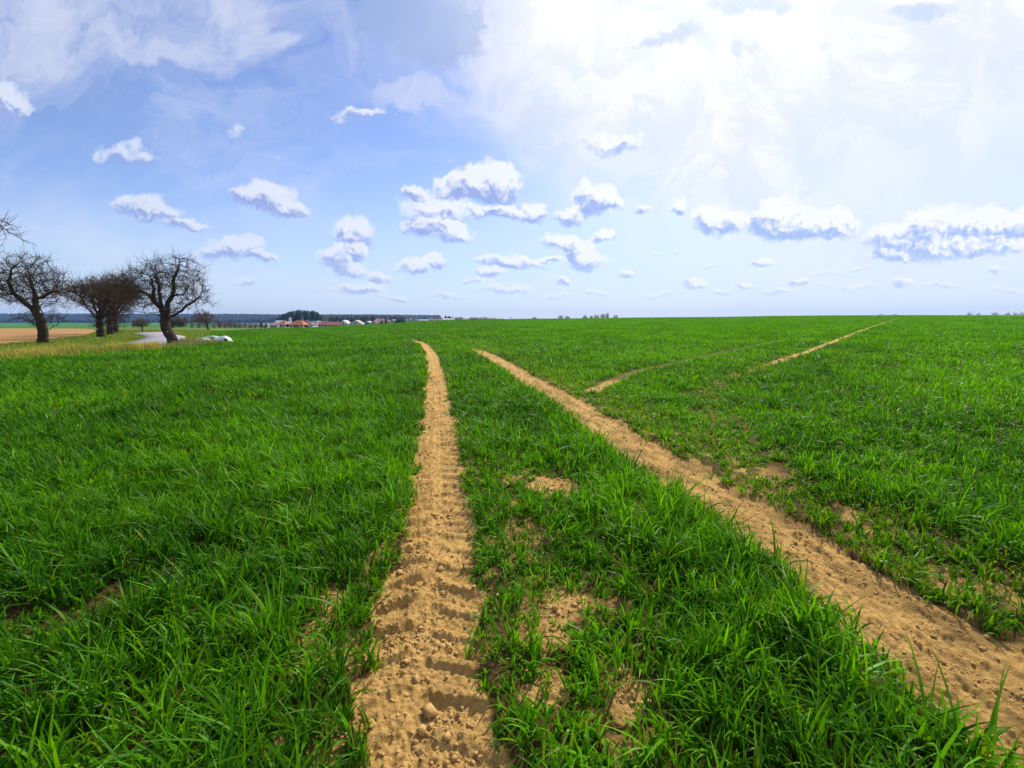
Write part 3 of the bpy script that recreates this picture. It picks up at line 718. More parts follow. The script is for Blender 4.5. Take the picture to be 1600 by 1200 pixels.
# tree right of the road, leaning left above its base
r_ = np.random.default_rng(31)
b3 = gpos(272, 538.5); Y3 = b3[1]
L3 = [(np.vstack([b3 - [0, 0, .15], limb(Y3, [(268,528),(261,516),(257,504),(256,494)], r_, 0)]), None),
      (limb(Y3, [(256,494),(252,482),(243,472),(230,460),(222,455),(205,453),(190,440)], r_, .9), 0),
      (limb(Y3, [(240,468),(240,452),(238,440),(228,425)], r_, .9), 0),
      (limb(Y3, [(256,494),(253,478),(250,462),(248,445),(243,430)], r_, 1.2), 0),
      (limb(Y3, [(257,500),(262,486),(262,472),(268,465),(276,461),(286,460),(294,448)], r_, 1.0), 0),
      (limb(Y3, [(268,465),(271,452),(271,436),(279,420),(281,406)], r_, 1.0), 0),
      (limb(Y3, [(259,503),(267,495),(282,486),(292,478),(303,471),(314,462)], r_, 1.0), 0)]
bare_tree('fruit_tree', b3, L3, [ell(Y3,255,450,60,45), ell(Y3,280,425,42,28), ell(Y3,305,460,26,28), ell(Y3,212,440,30,24), ell(Y3,245,432,30,20,None,1.8), ell(Y3,310,445,20,18,None,1.5), ell(Y3,262,408,14,12), ell(Y3,330,470,12,18,None,.6)], 1900,
          'dark bare fruit tree with forked leaning trunk at the right road edge', .27, .0095, .13, .24, 31, 3, .30, ROWG)
# leftmost whole tree
r_ = np.random.default_rng(11)
b1 = gpos(68, 537.5); Y1 = b1[1]
L1 = [(np.vstack([b1 - [0, 0, .15], limb(Y1, [(67,528),(67,514),(64,502),(58,491)], r_, 0)]), None),
      (limb(Y1, [(58,491),(50,482),(40,474),(28,464),(15,458),(0,450)], r_, .9), 0),
      (limb(Y1, [(58,491),(56,478),(56,464),(51,450),(46,432),(42,415)], r_, .9), 0),
      (limb(Y1, [(56,467),(66,465),(74,460),(88,455),(100,452)], r_, .9), 0),
      (limb(Y1, [(62,500),(66,488),(62,478),(72,470)], r_, 1.2), 0),
      (limb(Y1, [(63,511),(54,508),(46,502),(36,498)], r_, .6), 0),
      (limb(Y1, [(70,515),(78,514),(84,509),(92,505)], r_, .6), 0),
      (limb(Y1, [(20,461),(14,440),(18,420)], r_, .9), 0)]
bare_tree('fruit_tree', b1, L1, [ell(Y1,30,442,52,34,None,1.3), ell(Y1,42,415,34,20), ell(Y1,88,448,26,26), ell(Y1,5,455,30,20,None,1.3), ell(Y1,75,478,30,14,None,.35), ell(Y1,60,500,38,10,None,.4)], 2100,
          'bare fruit tree with low side shoots on its thick trunk, before the ploughed field', .25, .0095, .13, .24, 11, 4, .28, ROWG)
# the dense clump further down the row: three trees one behind another
dense = [(157, 527.5, 158, 462, 46, 24, 21, 'dense dark bare fruit tree with a pale trunk foot, second in the row'),
         (172, 523.5, 176, 458, 40, 30, 22, 'dense bare fruit tree in the middle of the overlapping clump left of the road'),
         (180, 521.0, 188, 462, 30, 34, 23, 'dense bare fruit tree at the back of the overlapping clump, nearest the road')]
for (bx, by, cx, cy, rx, ry, sd, lab) in dense:
    r_ = np.random.default_rng(sd); b = gpos(bx, by); Y = b[1]
    Ls = [(np.vstack([b - [0, 0, .15], limb(Y, [(bx, by - 10), (bx - 1, by - 22), (bx - 3, by - 34)], r_, 0)]), None)]
    for (ex, ey) in [(-32, -58), (-18, -66), (-2, -75), (14, -70), (28, -60), (20, -40), (-14, -44)]:
        Ls.append((limb(Y, [(bx - 2, by - 26), (bx + ex * .35, by + ey * .62), (bx + ex * .7, by + ey * .85), (bx + ex, by + ey)], r_, 1.3), 0))
    k = (b[1] / 45)
    bare_tree('fruit_tree', b, Ls, [ell(Y, cx, cy, rx, ry), ell(Y, cx - 6, cy - 4, rx * 1.2, ry * .7), ell(Y, bx + 4, by - 30, 20, 24, None, .9), ell(Y, cx + rx * .5, cy - ry * .7, rx * .4, ry * .4), ell(Y, cx - rx * .7, cy - ry * .5, rx * .4, ry * .35)], 1350, lab, .27, .013, .16, .27, sd, 3, .42, ROWG, up=.1)
# tree at the frame's edge: only its twigs reach into view
r_ = np.random.default_rng(55)
b0 = np.array([-27.0, 19.5, 0.0]); b0[2] = float(terrain(b0[0], b0[1])); Y0 = 19.5
L0 = [(np.vstack([b0 - [0, 0, .15], b0 + [.0, 0, 1.2], b0 + [.1, 0, 2.0]]), None),
      (np.array([b0 + [.1, 0, 2.0], b0 + [1.2, .2, 3.3], px_at(-40, 350, Y0), px_at(-8, 345, Y0 + .3), px_at(20, 366, Y0 + .3), px_at(38, 376, Y0 + .3)]), 0),
      (np.array([b0 + [.1, 0, 2.0], b0 + [.4, .4, 3.6], px_at(-60, 330, Y0), px_at(-15, 338, Y0), px_at(10, 347, Y0), px_at(24, 355, Y0)]), 0),
      (np.array([b0 + [.1, 0, 1.8], b0 + [1.4, -.2, 2.7], px_at(-20, 388, Y0), px_at(10, 395, Y0)]), 0),
      (np.array([b0 + [.1, 0, 2.0], b0 + [-.8, .3, 3.3], b0 + [-1.6, .5, 4.4]]), 0), (np.array([b0 + [.1, 0, 2.0], b0 + [-.1, -.8, 3.4], b0 + [.2, -1.2, 5.2]]), 0)]
bare_tree('fruit_tree', b0, L0, [(b0[0] - .4, b0[1], b0[2] + 4.4, 2.4, 2.2, 1.7), ell(Y0, -20, 360, 38, 18, None, .5), ell(Y0, -25, 395, 22, 14, None, .3)], 1500,
          'bare tree standing mostly outside the frame, its twigs reaching in at the left edge', .26, .009, .13, .26, 55, 2, .3, ROWG)
# smaller trees beyond the road
def small_tree(bx, by, top, wpx, lean, lab, sd, Yf=None, group=None, rmin=.02, n=500, crown=.62, cat='tree', name='bare_tree', limbs=None):
    r_ = np.random.default_rng(sd)
    if Yf is None: b = gpos(bx, by)
    else:
        p = px_at(bx, by, Yf); b = np.array([p[0], Yf, p[2]])
    Y = b[1]; hp = by - top
    tz = [(bx + lean * .25, by - hp * .25), (bx + lean * .6, by - hp * .45)]
    Ls = [(np.vstack([b - [0, 0, .2], limb(Y, tz, r_, 0)]), None)]
    for q in range(5):
        ex = bx + lean + (q - 2) / 2 * wpx * .38; ey = by - hp * r_.uniform(.7, .92)
        Ls.append((limb(Y, [tz[-1], ((tz[-1][0] + ex) / 2, (tz[-1][1] + ey) / 2 + 1), (ex, ey)], r_, wpx * .2 * Y / F), 0))
    stp = hp * Y / F * .035
    return bare_tree(name, b, Ls, [ell(Y, bx + lean + q * wpx * .22, by - hp * (crown + .08 * g_), wpx * .27, hp * (1 - crown) * (.75 + .12 * g_)) for q, g_ in ((-1.1, -1.4), (-.2, .8), (.9, -.3), (.4, -2.2))], int(n * .7), lab, hp * Y / F * .035, rmin, stp, stp * 1.8, sd, 2, stp * 2.2, group, di=stp * 12, cat=cat, twig_mat=M_FARTWIG)
small_tree(223, 519, 496, 32, -3, 'small bare tree on the far side of the road, left of the leaning fruit tree', 61, None, None, .022)
small_tree(326, 515.5, 484, 40, -8, 'slanting small bare tree behind the pale sheets at the field corner', 62, None, None, .028, 700)
small_tree(266, 514, 494, 34, 12, 'bushy brown bare tree seen just right of the leaning trunk', 63, 70, None, .035, 700, .5)
# band of bushy bare trees in front of the ridge (x 335 - 420)
variants = []
BAND = [(300, 16, 9), (311, 15, 10), (322, 14, 12), (335, 12, 13), (343, 16, 13), (352, 15, 12), (360, 14, 11), (367, 13, 12), (375, 12, 13), (383, 12, 11), (391, 11, 12), (399, 10, 11), (407, 9, 9), (414, 8, 9)]
ORD = ['first', 'second', 'third', 'fourth', 'fifth', 'sixth', 'seventh', 'eighth', 'ninth', 'tenth', 'eleventh', 'twelfth', 'thirteenth', 'fourteenth']
for i, (bx, hp, wp) in enumerate(BAND):
    Yb = 260.0; base = px_at(bx, 512.5, Yb); base[2] = float(terrain(base[0], Yb)) - .1
    if i < 3:
        t = small_tree(bx, 512.5, 512.5 - hp, wp * 1.25, 0, 'x', 70 + i, Yb, 'bare trees in the hedgerow before the blue ridge', .05, 260, .55); variants.append(t); t['h0'] = float(hp)
    else:
        v = variants[i % 3]; t = copy_tree(v); s = hp / v['h0']; t.scale = (s * 1.05, s, s)
    t.location = tuple(base); t.rotation_euler = (0, 0, 0 if i < 3 else i * 1.3)
    t['label'] = ORD[i] + ' distant bare tree from the left in the hedgerow beyond the lime field'
for t in variants: del t['h0']
for t in [o for o in COL.objects if o.get('h0') is not None]: del t['h0']
# bare trees peeping over the crest
def crest_tree(px, top, wpx, lab, Y=380, sd=0, grp='bare trees peeping over the far crest'):
    hp = 500 - top + 4
    return small_tree(px, top + hp, top, wpx, 0, lab, sd, Y, grp, .075, 260, .6)
for i, (px, top, w) in enumerate([(835,496.3,7),(876,493.5,7),(886,494.2,7),(914,493.5,7),(924,494,5),(932,492.6,8),(942,491.2,8),(949,489.5,5),(962,493,7)]):
    crest_tree(px, top - 1.5, w * 1.3, ['tiny low bare tree alone on the crest right of the last roofs','left one of a pair of tiny bare trees on the crest','right one of a pair of tiny bare trees on the crest',
        'leftmost tree of the little grove on the centre horizon','second tree from the left in the little grove on the centre horizon','third tree from the left in the little grove on the centre horizon',
        'broad tree near the right of the little grove on the centre horizon','tallest spindly tree of the little grove on the centre horizon','lone round tree just right of the little grove on the horizon'][i], 380, 100 + i)
for i, (px, top, w) in enumerate([(1375,491.2,8),(1398,491,8),(1515,488.6,8),(1528,489.6,6),(1555,488.6,12),(1574,489.4,12),(1588,488.8,10),(1597,489,7)]):
    crest_tree(px, top - 1, w * 1.2, ['speck of a tree left of where the brown track meets the horizon','speck of a tree right above the end of the brown track','leftmost small tree on the right part of the horizon','second small tree on the right part of the horizon',
        'wide small tree in the middle of the right horizon','low wide tree third from the right frame edge','small tree second from the right frame edge','small tree at the right frame edge on the horizon'][i], 420, 120 + i)
# ------------------------------------------------------------------ woods and forest
def crown_mesh(n_, pos, hgt, wid, r_, conif):
    """one lumpy crown per position: stacked rings with jitter"""
    sides, lv = 7, 5; V = []; t = np.linspace(0, 1, lv)
    prof_c = np.array([.55, 1.0, .72, .42, .05]); prof_d = np.array([.45, .92, 1.0, .78, .2])
    for k in range(lv):
        pr = np.where(conif, prof_c[k], prof_d[k])[:, None]
        a = np.linspace(0, 2 * np.pi, sides, endpoint=False)[None] + r_.uniform(0, 1, (n_, 1)); rr = wid[:, None] * pr * r_.uniform(.7, 1.25, (n_, sides))
        V.append(np.stack([pos[:, 0:1] + rr * np.cos(a), pos[:, 1:2] + rr * np.sin(a), pos[:, 2:3] + (hgt * (.02 + .98 * t[k]))[:, None] + r_.normal(0, .05, (n_, sides)) * hgt[:, None]], -1))
    V = np.stack(V, 1).reshape(-1, 3); b = (np.arange(n_) * sides * lv)[:, None]
    Q = np.concatenate([np.concatenate([b + k * sides + j, b + k * sides + (j + 1) % sides, b + (k + 1) * sides + (j + 1) % sides, b + (k + 1) * sides + j], 1) for k in range(lv - 1) for j in range(sides)])
    T = np.concatenate([b + (lv - 1) * sides + j for j in range(sides)], 1)
    return V, Q, T
def wood(name, us, ys, n, hr, wr, mat, label, seed, zshift=0, conif_p=.6, top=None):
    r_ = np.random.default_rng(seed); u = r_.uniform(us[0], us[1], n); y = r_.uniform(ys[0], ys[1], n); x = u * y
    z = terrain(x, y) - .5; h = r_.uniform(*hr, n)
    if top is not None:   # profile of the wood's height over u
        h = h * np.interp(u, top[0], top[1])
    V, Q, T = crown_mesh(n, np.stack([x, y, z], 1), h, r_.uniform(*wr, n), r_, r_.random(n) < conif_p)
    o = mesh_np(name, V, [Q, T], mat); tag(o, label, 'wood', kind='stuff')
M_CON = mat_simple('conifer_foliage', (.022, .048, .026), .9, .25, .4)
M_FOR = mat_simple('forest_foliage', (.020, .036, .030), .9, .05, .3)
M_MIX = mat_simple('mixed_wood_foliage', (.045, .048, .036), .9, .12, .35)
wood('conifer_wood', (-.52, -.415), (560, 640), 330, (17, 19.5), (2.2, 4.2), M_CON, 'dark green wood of tall trees standing behind the red-roofed houses', 201, top=([-.52, -.505, -.48, -.46, -.43, -.415], [.45, .72, .96, 1.0, .9, .4]))
wood('ridge_forest', (-1.6, -.16), (1750, 2760), 9000, (11, 17), (7, 14), M_FOR, 'long blue forest covering the ridge along the left horizon', 202)
wood('village_wood', (-.43, -.21), (780, 900), 900, (9.5, 13), (3, 6), M_MIX, 'purplish bare wood stretching behind the right half of the village', 203, conif_p=.3, top=([-.43, -.3, -.24, -.21], [1.15, 1.0, .75, .35]))
# ------------------------------------------------------------------ village
_mc = {}
def cmat(kind, col):
    k = (kind, tuple(col))
    if k not in _mc: _mc[k] = mat_simple(kind, col, .85, 1.2 if kind == 'roof_tiles' else .6, .14)
    return _mc[k]
M_PANE = mat_simple('window_glass', (.03, .035, .045), .15, None, 0, 0, None, .6)
class MB:
    def __init__(s): s.v = []; s.f = []
    def box(s, x0, x1, y0, y1, z0, z1):
        b = len(s.v); s.v += [(x, y, z) for z in (z0, z1) for y in (y0, y1) for x in (x0, x1)]
        s.f += [[b + i for i in q] for q in ((0, 2, 3, 1), (4, 5, 7, 6), (0, 1, 5, 4), (2, 6, 7, 3), (0, 4, 6, 2), (1, 3, 7, 5))]
    def poly(s, pts, faces):
        b = len(s.v); s.v += [tuple(p) for p in pts]; s.f += [[b + i for i in q] for q in faces]
    def build(s, name, mat, parent):
        me = bpy.data.meshes.new(name); me.from_pydata(s.v, [], s.f); me.update(); me.materials.append(mat)
        o = bpy.data.objects.new(name, me); COL.objects.link(o); o.parent = parent; return o
def house(x0, x1, ybase, yeave, yridge, style, wall, roof, label, Y=340.0, wins=3, chim=True, depth=9.0, group='houses of the village', dark_gable=False):
    """pixel extents at depth Y; style: 'side' ridge across the view, 'gable' gable towards the viewer, 'hip', 'flat'"""
    k = Y / F; cx = (x0 + x1) / 2; base = px_at(cx, ybase, Y); W = (x1 - x0) * k / 1.0
    ze = (ybase - yeave) * k; zr = (ybase - yridge) * k; a = W / 2; d = depth; ov = .45
    root = empty('house', tuple(base)); tag(root, label, 'house', group)
    m = MB(); m.box(-a + ov, a - ov, 0, d, -4.0, ze)
    if style == 'gable': m.poly([(-a + ov, 0, ze), (a - ov, 0, ze), (0, 0, zr - .25), (-a + ov, .3, ze), (a - ov, .3, ze), (0, .3, zr - .25), ], [[0, 1, 2], [3, 5, 4], [0, 2, 5, 3], [1, 4, 5, 2]])
    if style == 'side':
        for sx in (-1, 1):
            xx = sx * (a - ov); xi = xx - sx * .3
            m.poly([(xx, .0, ze), (xx, d, ze), (xx, d / 2, zr - .25), (xi, .0, ze), (xi, d, ze), (xi, d / 2, zr - .25)], [[0, 1, 2], [3, 5, 4], [0, 2, 5, 3], [1, 4, 5, 2]])
    m.build('wall', cmat('wall_render', wall), root)
    r = MB(); t = .28
    if style == 'side':
        for s, y0 in ((1, -ov), (-1, d + ov)):
            r.poly([(-a, y0, ze - .15), (a, y0, ze - .15), (a, d / 2, zr), (-a, d / 2, zr), (-a, y0, ze - .15 + t), (a, y0, ze - .15 + t), (a, d / 2, zr + t), (-a, d / 2, zr + t)],
                   [[0, 3, 2, 1], [4, 5, 6, 7], [0, 1, 5, 4], [0, 4, 7, 3], [1, 2, 6, 5]])
    elif style == 'gable':
        for s in (-1, 1):
            r.poly([(s * a, -ov, ze - .15), (s * a, d + ov, ze - .15), (0, d + ov, zr), (0, -ov, zr), (s * a, -ov, ze - .15 + t), (s * a, d + ov, ze - .15 + t), (0, d + ov, zr + t), (0, -ov, zr + t)],
                   [[0, 3, 2, 1], [4, 5, 6, 7], [0, 1, 5, 4], [0, 4, 7, 3], [1, 2, 6, 5]])
    elif style == 'hip':
        rl = max(a - d / 2, a * .35)
        r.poly([(-a, -ov, ze - .1), (a, -ov, ze - .1), (a, d + ov, ze - .1), (-a, d + ov, ze - .1), (-rl, d / 2, zr), (rl, d / 2, zr)], [[0, 1, 5, 4], [1, 2, 5], [2, 3, 4, 5], [3, 0, 4], [3, 2, 1, 0]])
    else:
        r.box(-a, a, -ov, d + ov, ze + .003, zr)
    ro = r.build('roof', cmat('roof_tiles', roof), root)
    if chim:
        c = MB(); c.box(a * .3, a * .3 + .7, d / 2 - .35, d / 2 + .35, zr - .8, zr + .9); c.build('chimney', cmat('wall_render', (.45, .36, .32)), ro)
    wh = min(1.3, ze * .55); ww = min(1.1, W / max(wins, 1) * .5)
    for i in range(wins):
        xw = -a + ov + (W - 2 * ov) * (i + .5) / wins
        wz = ze * .35; q = MB()
        q.box(xw - ww / 2 - .08, xw + ww / 2 + .08, -.05, .0, wz - .08, wz + wh + .08); fr = q.build('window', cmat('window_frame', (.55, .55, .52)), root)
        q = MB(); q.box(xw - ww / 2, xw + ww / 2, -.07, -.052, wz, wz + wh); q.build('pane', M_PANE, fr)
    if style == 'gable' and zr - ze > 1.6:
        q = MB(); hh = (zr - ze) * .28; q.box(-.75, .75, -.05, 0, ze + .2, ze + .35 + hh); fr = q.build('window', cmat('window_frame', (.55, .55, .52)), root)
        q = MB(); q.box(-.62, .62, -.07, -.052, ze + .3, ze + .25 + hh); q.build('pane', M_PANE, fr)
    return root
CREAM = (.60, .55, .42); WHITE = (.78, .77, .73); OCH = (.55, .38, .20); TAN = (.42, .31, .18); PALE = (.60, .62, .55)
RED = (.36, .10, .06); ORG = (.42, .14, .06); MAU = (.27, .17, .17); BRN = (.25, .12, .08); GRY = (.17, .16, .18); DGR = (.07, .09, .08); LGT = (.42, .40, .42)
house(410, 419, 511.5, 509, 506.8, 'side', CREAM, LGT, 'tiny pale shed, leftmost building of the village', 350, 2, False, 6)
house(420.5, 434, 511.5, 508.8, 505.6, 'side', TAN, MAU, 'long low house with a mauve roof at the left end of the village', 345, 3, False)
house(431.5, 446.5, 511.5, 507.6, 502.0, 'hip', CREAM, (.38, .17, .14), 'house with a pinkish hipped roof left of the large orange-roofed house', 350, 3, True)
house(428, 440, 508.5, 504.6, 501.2, 'side', CREAM, LGT, 'house with a light grey roof behind the pinkish hipped roof', 400, 3, False)
house(444, 451.5, 508, 505.5, 502.6, 'gable', WHITE, MAU, 'small white gabled house behind, between the pinkish and the orange roofs', 400, 1, False)
house(451.5, 474.5, 511.6, 507.4, 500.6, 'hip', OCH, ORG, 'largest house of the village with a bright orange hipped roof', 340, 4, True, 10)
house(470, 481, 509, 506, 501.6, 'side', TAN, BRN, 'dark brown-roofed house just right of the large orange one', 390, 2, True)
house(478, 489, 510.5, 507.6, 504.6, 'gable', PALE, GRY, 'low grey gabled house in front of the white-banded block', 360, 2, False)
house(483, 496, 508, 503.0, 501.6, 'flat', (.62, .62, .68), (.66, .66, .70), 'two-storey block with a white flat roof in the middle of the village', 400, 4, False)
house(496, 513.5, 511.5, 507.8, 502.9, 'side', CREAM, (.34, .12, .11), 'cream house with a crimson roof left of the brown-roofed one', 350, 4, True)
house(512, 530, 511.2, 508.2, 503.4, 'side', TAN, (.33, .13, .08), 'long house with a brown-red roof touching the white gabled house', 345, 4, True)
house(529.5, 543.5, 510.6, 506.0, 500.9, 'gable', WHITE, (.50, .48, .46), 'bright white house showing its gable, in the middle of the village edge', 335, 3, False)
house(545, 566, 509.8, 506.8, 500.8, 'gable', (.60, .60, .42), (.40, .38, .30), 'wide cream-green gabled house right of the bright white one', 335, 3, False)
house(562, 568, 508.5, 506.6, 505.0, 'side', PALE, LGT, 'flat little annexe right of the wide cream-green gable', 345, 1, False, 6)
house(568.5, 579.5, 508.0, 505.2, 502.2, 'gable', PALE, LGT, 'light grey gabled house beside the pole in the right half of the village', 350, 2, False)
house(579.5, 587.5, 508.0, 505.0, 501.5, 'gable', (.62, .62, .40), (.16, .08, .07), 'small yellowish house with a dark roof and black gable', 345, 1, False)
house(585, 599, 507.4, 502.6, 498.6, 'side', (.32, .20, .17), (.30, .19, .17), 'tall reddish house rising behind the small yellowish one', 360, 2, True)
house(600, 609, 507.0, 503.5, 500.2, 'side', (.30, .24, .24), MAU, 'mauve-roofed house between the reddish house and the white triangular gable', 365, 2, False)
house(609, 617.5, 506.2, 503.6, 499.4, 'gable', WHITE, GRY, 'small white house with a triangular gable left of the dark hedge', 340, 1, False)
house(630, 637, 504.4, 502.0, 499.6, 'gable', PALE, GRY, 'little pale house right of the dark hedge', 345, 1, False)
house(635.5, 644, 504.0, 501.8, 499.0, 'gable', WHITE, GRY, 'left house of a white twin pair past the dark hedge', 345, 1, False)
house(642.5, 652, 503.6, 501.0, 497.8, 'gable', (.66, .60, .50), DGR, 'right house of the white twin pair, with a darker roof', 345, 1, True)
house(653, 668, 502.8, 501.0, 499.6, 'side', CREAM, LGT, 'long low cream building with a pale roof', 350, 4, False, 6)
house(664, 676, 502.5, 500.4, 497.0, 'hip', (.36, .34, .36), GRY, 'house with a dark pointed roof above the long cream wall', 380, 2, False)
house(674, 690, 502.4, 500.6, 498.8, 'side', CREAM, (.28, .12, .11), 'long house with a dark red roof right of the pointed roof', 350, 4, False, 7)
house(691, 703, 502.0, 499.6, 497.9, 'side', (.74, .78, .72), (.50, .54, .52), 'whitish house left of the utility pole', 350, 3, False, 7)
house(703.5, 712, 501.6, 499.8, 498.4, 'side', PALE, (.50, .52, .50), 'low pale building right of the utility pole', 350, 2, False, 6)
house(710.5, 722, 501.0, 499.3, 496.6, 'side', WHITE, DGR, 'white-walled house with a blackish-green roof', 345, 2, True, 8)
house(723, 732.5, 500.6, 499.2, 497.9, 'side', PALE, (.30, .33, .26), 'low house with an olive roof between two dark-roofed ones', 350, 2, False, 7)
house(733.5, 746.5, 500.4, 498.8, 496.5, 'side', CREAM, DGR, 'dark-roofed house right of the olive-roofed one', 350, 3, False, 8)
house(748.5, 761.5, 500.2, 498.3, 496.4, 'side', PALE, (.16, .19, .17), 'grey-green roofed house third from the right end of the village', 350, 3, True, 8)
house(762, 774, 500.0, 498.6, 497.0, 'side', PALE, (.22, .24, .18), 'long low roof second from the right end of the village', 350, 3, False, 8)
house(774.5, 786, 499.8, 498.6, 497.6, 'side', PALE, (.28, .29, .24), 'last low roof at the right end of the village', 350, 3, False, 8)
# poles and the pale tower
M_POLE = mat_simple('pole_wood', (.16, .15, .15), .8, 2, .2)
def pole(px, ybase, ytop, lab, Y=345):
    b = px_at(px, ybase, Y); h = (ybase - ytop) * Y / F
    root = empty('utility_pole', tuple(b)); tag(root, lab, 'utility pole', 'poles standing among the village roofs')
    V, Q = tubes(np.array([[0, 0, -3.0]]), np.array([[0, 0, h]]), np.array([.17]), np.array([.12]), 8); mesh_np('post', V, [Q], M_POLE, root)
    m = MB(); m.box(-.9, .9, -.3, -.14, h - .8, h - .62); m.build('crossarm', M_POLE, root)
pole(707, 501.5, 493.6, 'thin pole with a crossarm sticking up between the last pale houses'); pole(798.5, 500, 494.8, 'short pole alone on the crest right of the last roof')
pole(572.5, 508, 496.8, 'pole rising beside the light grey gable'); pole(505.5, 507, 493, 'thin pole above the crimson-roofed house', 370); pole(430, 509, 493.0, 'faint tall pole above the left end of the village', 380)
b = px_at(452.8, 506, 420); root = empty('tower', tuple(b)); tag(root, 'slim pale tower rising behind the orange roof', 'tower')
m = MB(); m.box(-.9, .9, 0, 1.8, -3, 5.2); m.build('shaft', cmat('wall_render', (.5, .52, .56)), root)
m = MB(); m.poly([(-1.1, -.2, 5.2), (1.1, -.2, 5.2), (1.1, 2, 5.2), (-1.1, 2, 5.2), (0, .9, 6.4)], [[0, 1, 4], [1, 2, 4], [2, 3, 4], [3, 0, 4], [3, 2, 1, 0]]); m.build('roof', cmat('roof_tiles', LGT), root)
# evergreen trees and hedges among the houses
def evergreen(px, ybase, ytop, wpx, lab, Y=335, con=True, sd=0, grp='dark evergreen trees and bushes among the houses'):
    r_ = np.random.default_rng(sd); b = px_at(px, ybase, Y); k = Y / F; h = (ybase - ytop) * k; w = wpx * k / 2
    root = empty('evergreen_tree', tuple(b)); tag(root, lab, 'tree', grp)
    V, Q = tubes(np.array([[0, 0, -2.5]]), np.array([[0, 0, h * .7]]), np.array([.18]), np.array([.08]), 6); mesh_np('trunk', V, [Q], M_BARK, root)
    n = 160; t = r_.random(n) ** .8; rr = w * ((1 - t) * .95 + .08 if con else np.sqrt(np.clip(1 - (2 * t - 1) ** 2, .05, 1))) * np.sqrt(r_.random(n)); a = r_.uniform(0, 6.28, n)
    pos = np.stack([rr * np.cos(a), rr * np.sin(a), h * (.06 + .86 * t)], 1)
    V, Q, T = crown_mesh(n, pos, np.full(n, h * .13), np.full(n, w * .28), r_, r_.random(n) < .5); mesh_np('crown', V, [Q, T], M_CON, root)
EV = [(408.5,511.5,502.5,6,'dark cone-shaped tree left of the first shed',1),(416,511,505.5,5,'small dark tree beside the tiny pale shed',1),(449.5,511.8,506.5,6,'round dark bush between pinkish and orange roofed houses',0),(463,512,508.5,6,'low bush before the orange-roofed house',0),
      (479,512,508,7,'dark bush before the low grey gable',0),(597.5,507.2,499.8,4,'dark slim tree right of the reddish house',1),(603.5,507,499.5,5,'dark cone-shaped tree left of the white triangular gable',1),
      (619.5,506.2,500.5,7,'dark bush forming the left end of the hedge past the white triangle gable',0),(625,505.8,500,7,'dark bush in the middle of the hedge past the white triangle gable',0),(630.5,505,501,6,'dark bush forming the right end of the hedge past the white triangle gable',0),
      (573,508.8,504.5,6,'dark bush in front of the light grey gable',0),(696.5,500.5,493.4,5,'pointed dark evergreen behind the whitish house',1),(702,500.5,494.4,7,'round greyish tree left of the utility pole',0),(536,512,508.8,5,'low bush at the foot of the bright white gable',0)]
for i, (px, yb, yt, w, lab, con) in enumerate(EV): evergreen(px, yb, yt, w, lab, 330 if px < 690 else 372, bool(con), 300 + i)
# ------------------------------------------------------------------ pale sheets and scrub at the field corner
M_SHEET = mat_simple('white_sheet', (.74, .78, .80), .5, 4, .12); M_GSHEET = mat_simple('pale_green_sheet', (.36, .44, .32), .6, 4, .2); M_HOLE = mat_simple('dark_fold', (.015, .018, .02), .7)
def sheet_bundle(name, px, py, L_, W_, H_, mat, seed, label, yaw=0.0, flat=.0):
    b = gpos(px, py); root = empty(name, tuple(b), yaw); tag(root, label, 'sheet', None)
    nu, nv = 48, 26; U, Vv = np.meshgrid(np.linspace(-1, 1, nu), np.linspace(-1, 1, nv)); 
    rr = np.clip(1 - np.abs(U) ** 2.6, 0, 1) * np.clip(1 - np.abs(Vv) ** 2.6, 0, 1)
    z = H_ * rr ** .45 * (1 + .16 * U) + .30 * H_ * fbm(U * 2.2 + seed, Vv * 1.8, 4, seed) * rr ** .3 + .14 * H_ * np.abs(perlin(U * 5 + seed, Vv * 3, seed + 2)) * rr ** .3
    x = U * L_ / 2 * (1 + .10 * perlin(Vv * 2, U, seed)); y = Vv * W_ / 2 * (1 + .12 * perlin(U * 2, Vv, seed + 1))
    V = np.stack([x, y, z - .02], -1).reshape(-1, 3); V2 = V.copy(); V2[:, 2] -= .012
    i = np.arange(nv - 1)[:, None] * nu; j = np.arange(nu - 1)[None]; q = np.stack([i + j, i + j + 1, i + nu + j + 1, i + nu + j], -1).reshape(-1, 4)
    mesh_np('sheet', np.concatenate([V, V2]), [q, q[:, ::-1] + len(V)], mat, root, smooth=True)
    return root
s1 = sheet_bundle('plastic_sheet', 347, 534.5, 1.15, .8, .42, M_SHEET, 5, 'crumpled white plastic sheet with a dark open fold at its right end', .1)
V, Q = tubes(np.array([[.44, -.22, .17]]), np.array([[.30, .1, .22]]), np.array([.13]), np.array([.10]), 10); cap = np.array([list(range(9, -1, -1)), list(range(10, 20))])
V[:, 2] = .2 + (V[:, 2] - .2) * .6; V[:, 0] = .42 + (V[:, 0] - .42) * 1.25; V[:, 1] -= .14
mesh_np('fold_opening', V, [Q, cap], M_HOLE, s1)
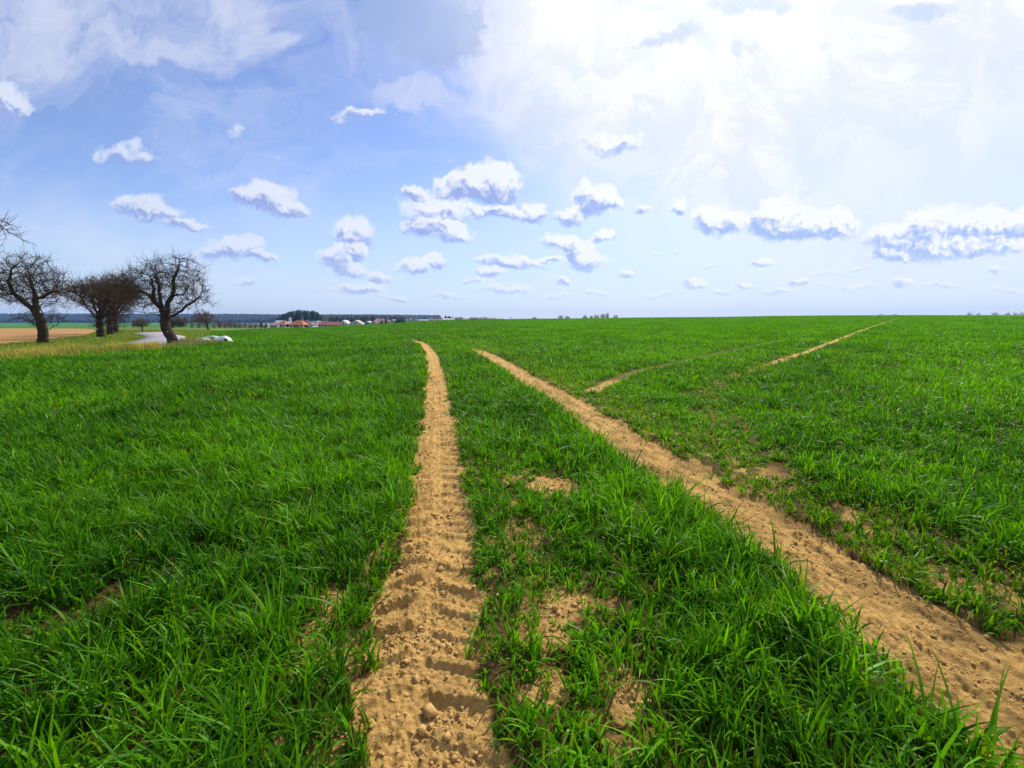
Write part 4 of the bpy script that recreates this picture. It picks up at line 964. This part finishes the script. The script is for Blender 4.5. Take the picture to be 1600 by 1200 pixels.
sheet_bundle('plastic_sheet', 316, 535.5, 1.1, .9, .34, M_GSHEET, 9, 'flat pale green sheet with torn corners lying left of the white crumpled one', -.2)
sheet_bundle('plastic_sheet', 330, 530.0, 1.2, .8, .30, M_GSHEET, 14, 'grey-green sheet heap just behind and left of the white crumpled one', .2)
def build_scrub():
    acc = Acc(); n = 9000
    x = rng.uniform(-24.6, -18.2, n); y = 29.3 + rng.normal(0, 1.4, n) + (-(x + 20)) * .55
    k = (x < wheat_edge_x(y) + .2); x, y = x[k], y[k]; _, t = poly_st(x, y, ROAD); k = t > 1.5; x, y = x[k], y[k]; n = len(x)
    p = rng.random(n); c = np.where((p < .35)[:, None], np.array([.36, .34, .2]), np.where((p < .6)[:, None], np.array([.17, .09, .05]), np.array([.12, .19, .04]))) * rng.uniform(.7, 1.2, (n, 1))
    acc.add(*blades(np.stack([x, y, terrain(x, y) - .02], 1), rng.uniform(0, 6.28, n), rng.uniform(.15, .5, n), rng.uniform(.012, .03, n), np.clip(rng.normal(.5, .2, n), .1, .95), np.clip(rng.normal(.2, .2, n), 0, .5), 3, c))
    o = acc.build('dry_scrub', M_DRY); tag(o, 'low tangle of withered brown and grey-green scrub at the foot of the leaning tree', 'scrub', kind='stuff')
build_scrub()
# ------------------------------------------------------------------ haze
if True:
    me = bpy.data.meshes.new('haze'); R_ = 3600.0
    z0, z1 = -16.0, 75.0
    vs = [(x, y, z) for z in (z0, z1) for y in (-600, 3400) for x in (-4600, 3000)]
    me.from_pydata(vs, [], [(0, 2, 3, 1), (4, 5, 7, 6), (0, 1, 5, 4), (2, 6, 7, 3), (0, 4, 6, 2), (1, 3, 7, 5)])
    mh, nt, out = new_mat('haze_air'); pv = nt.nodes.new('ShaderNodeVolumePrincipled')
    pv.inputs['Color'].default_value = (.28, .50, 1.0, 1); pv.inputs['Density'].default_value = 1.1e-4; pv.inputs['Anisotropy'].default_value = .2
    nt.links.new(pv.outputs[0], out.inputs['Volume']); me.materials.append(mh)
    ho = bpy.data.objects.new('haze', me); COL.objects.link(ho); tag(ho, kind='stuff')
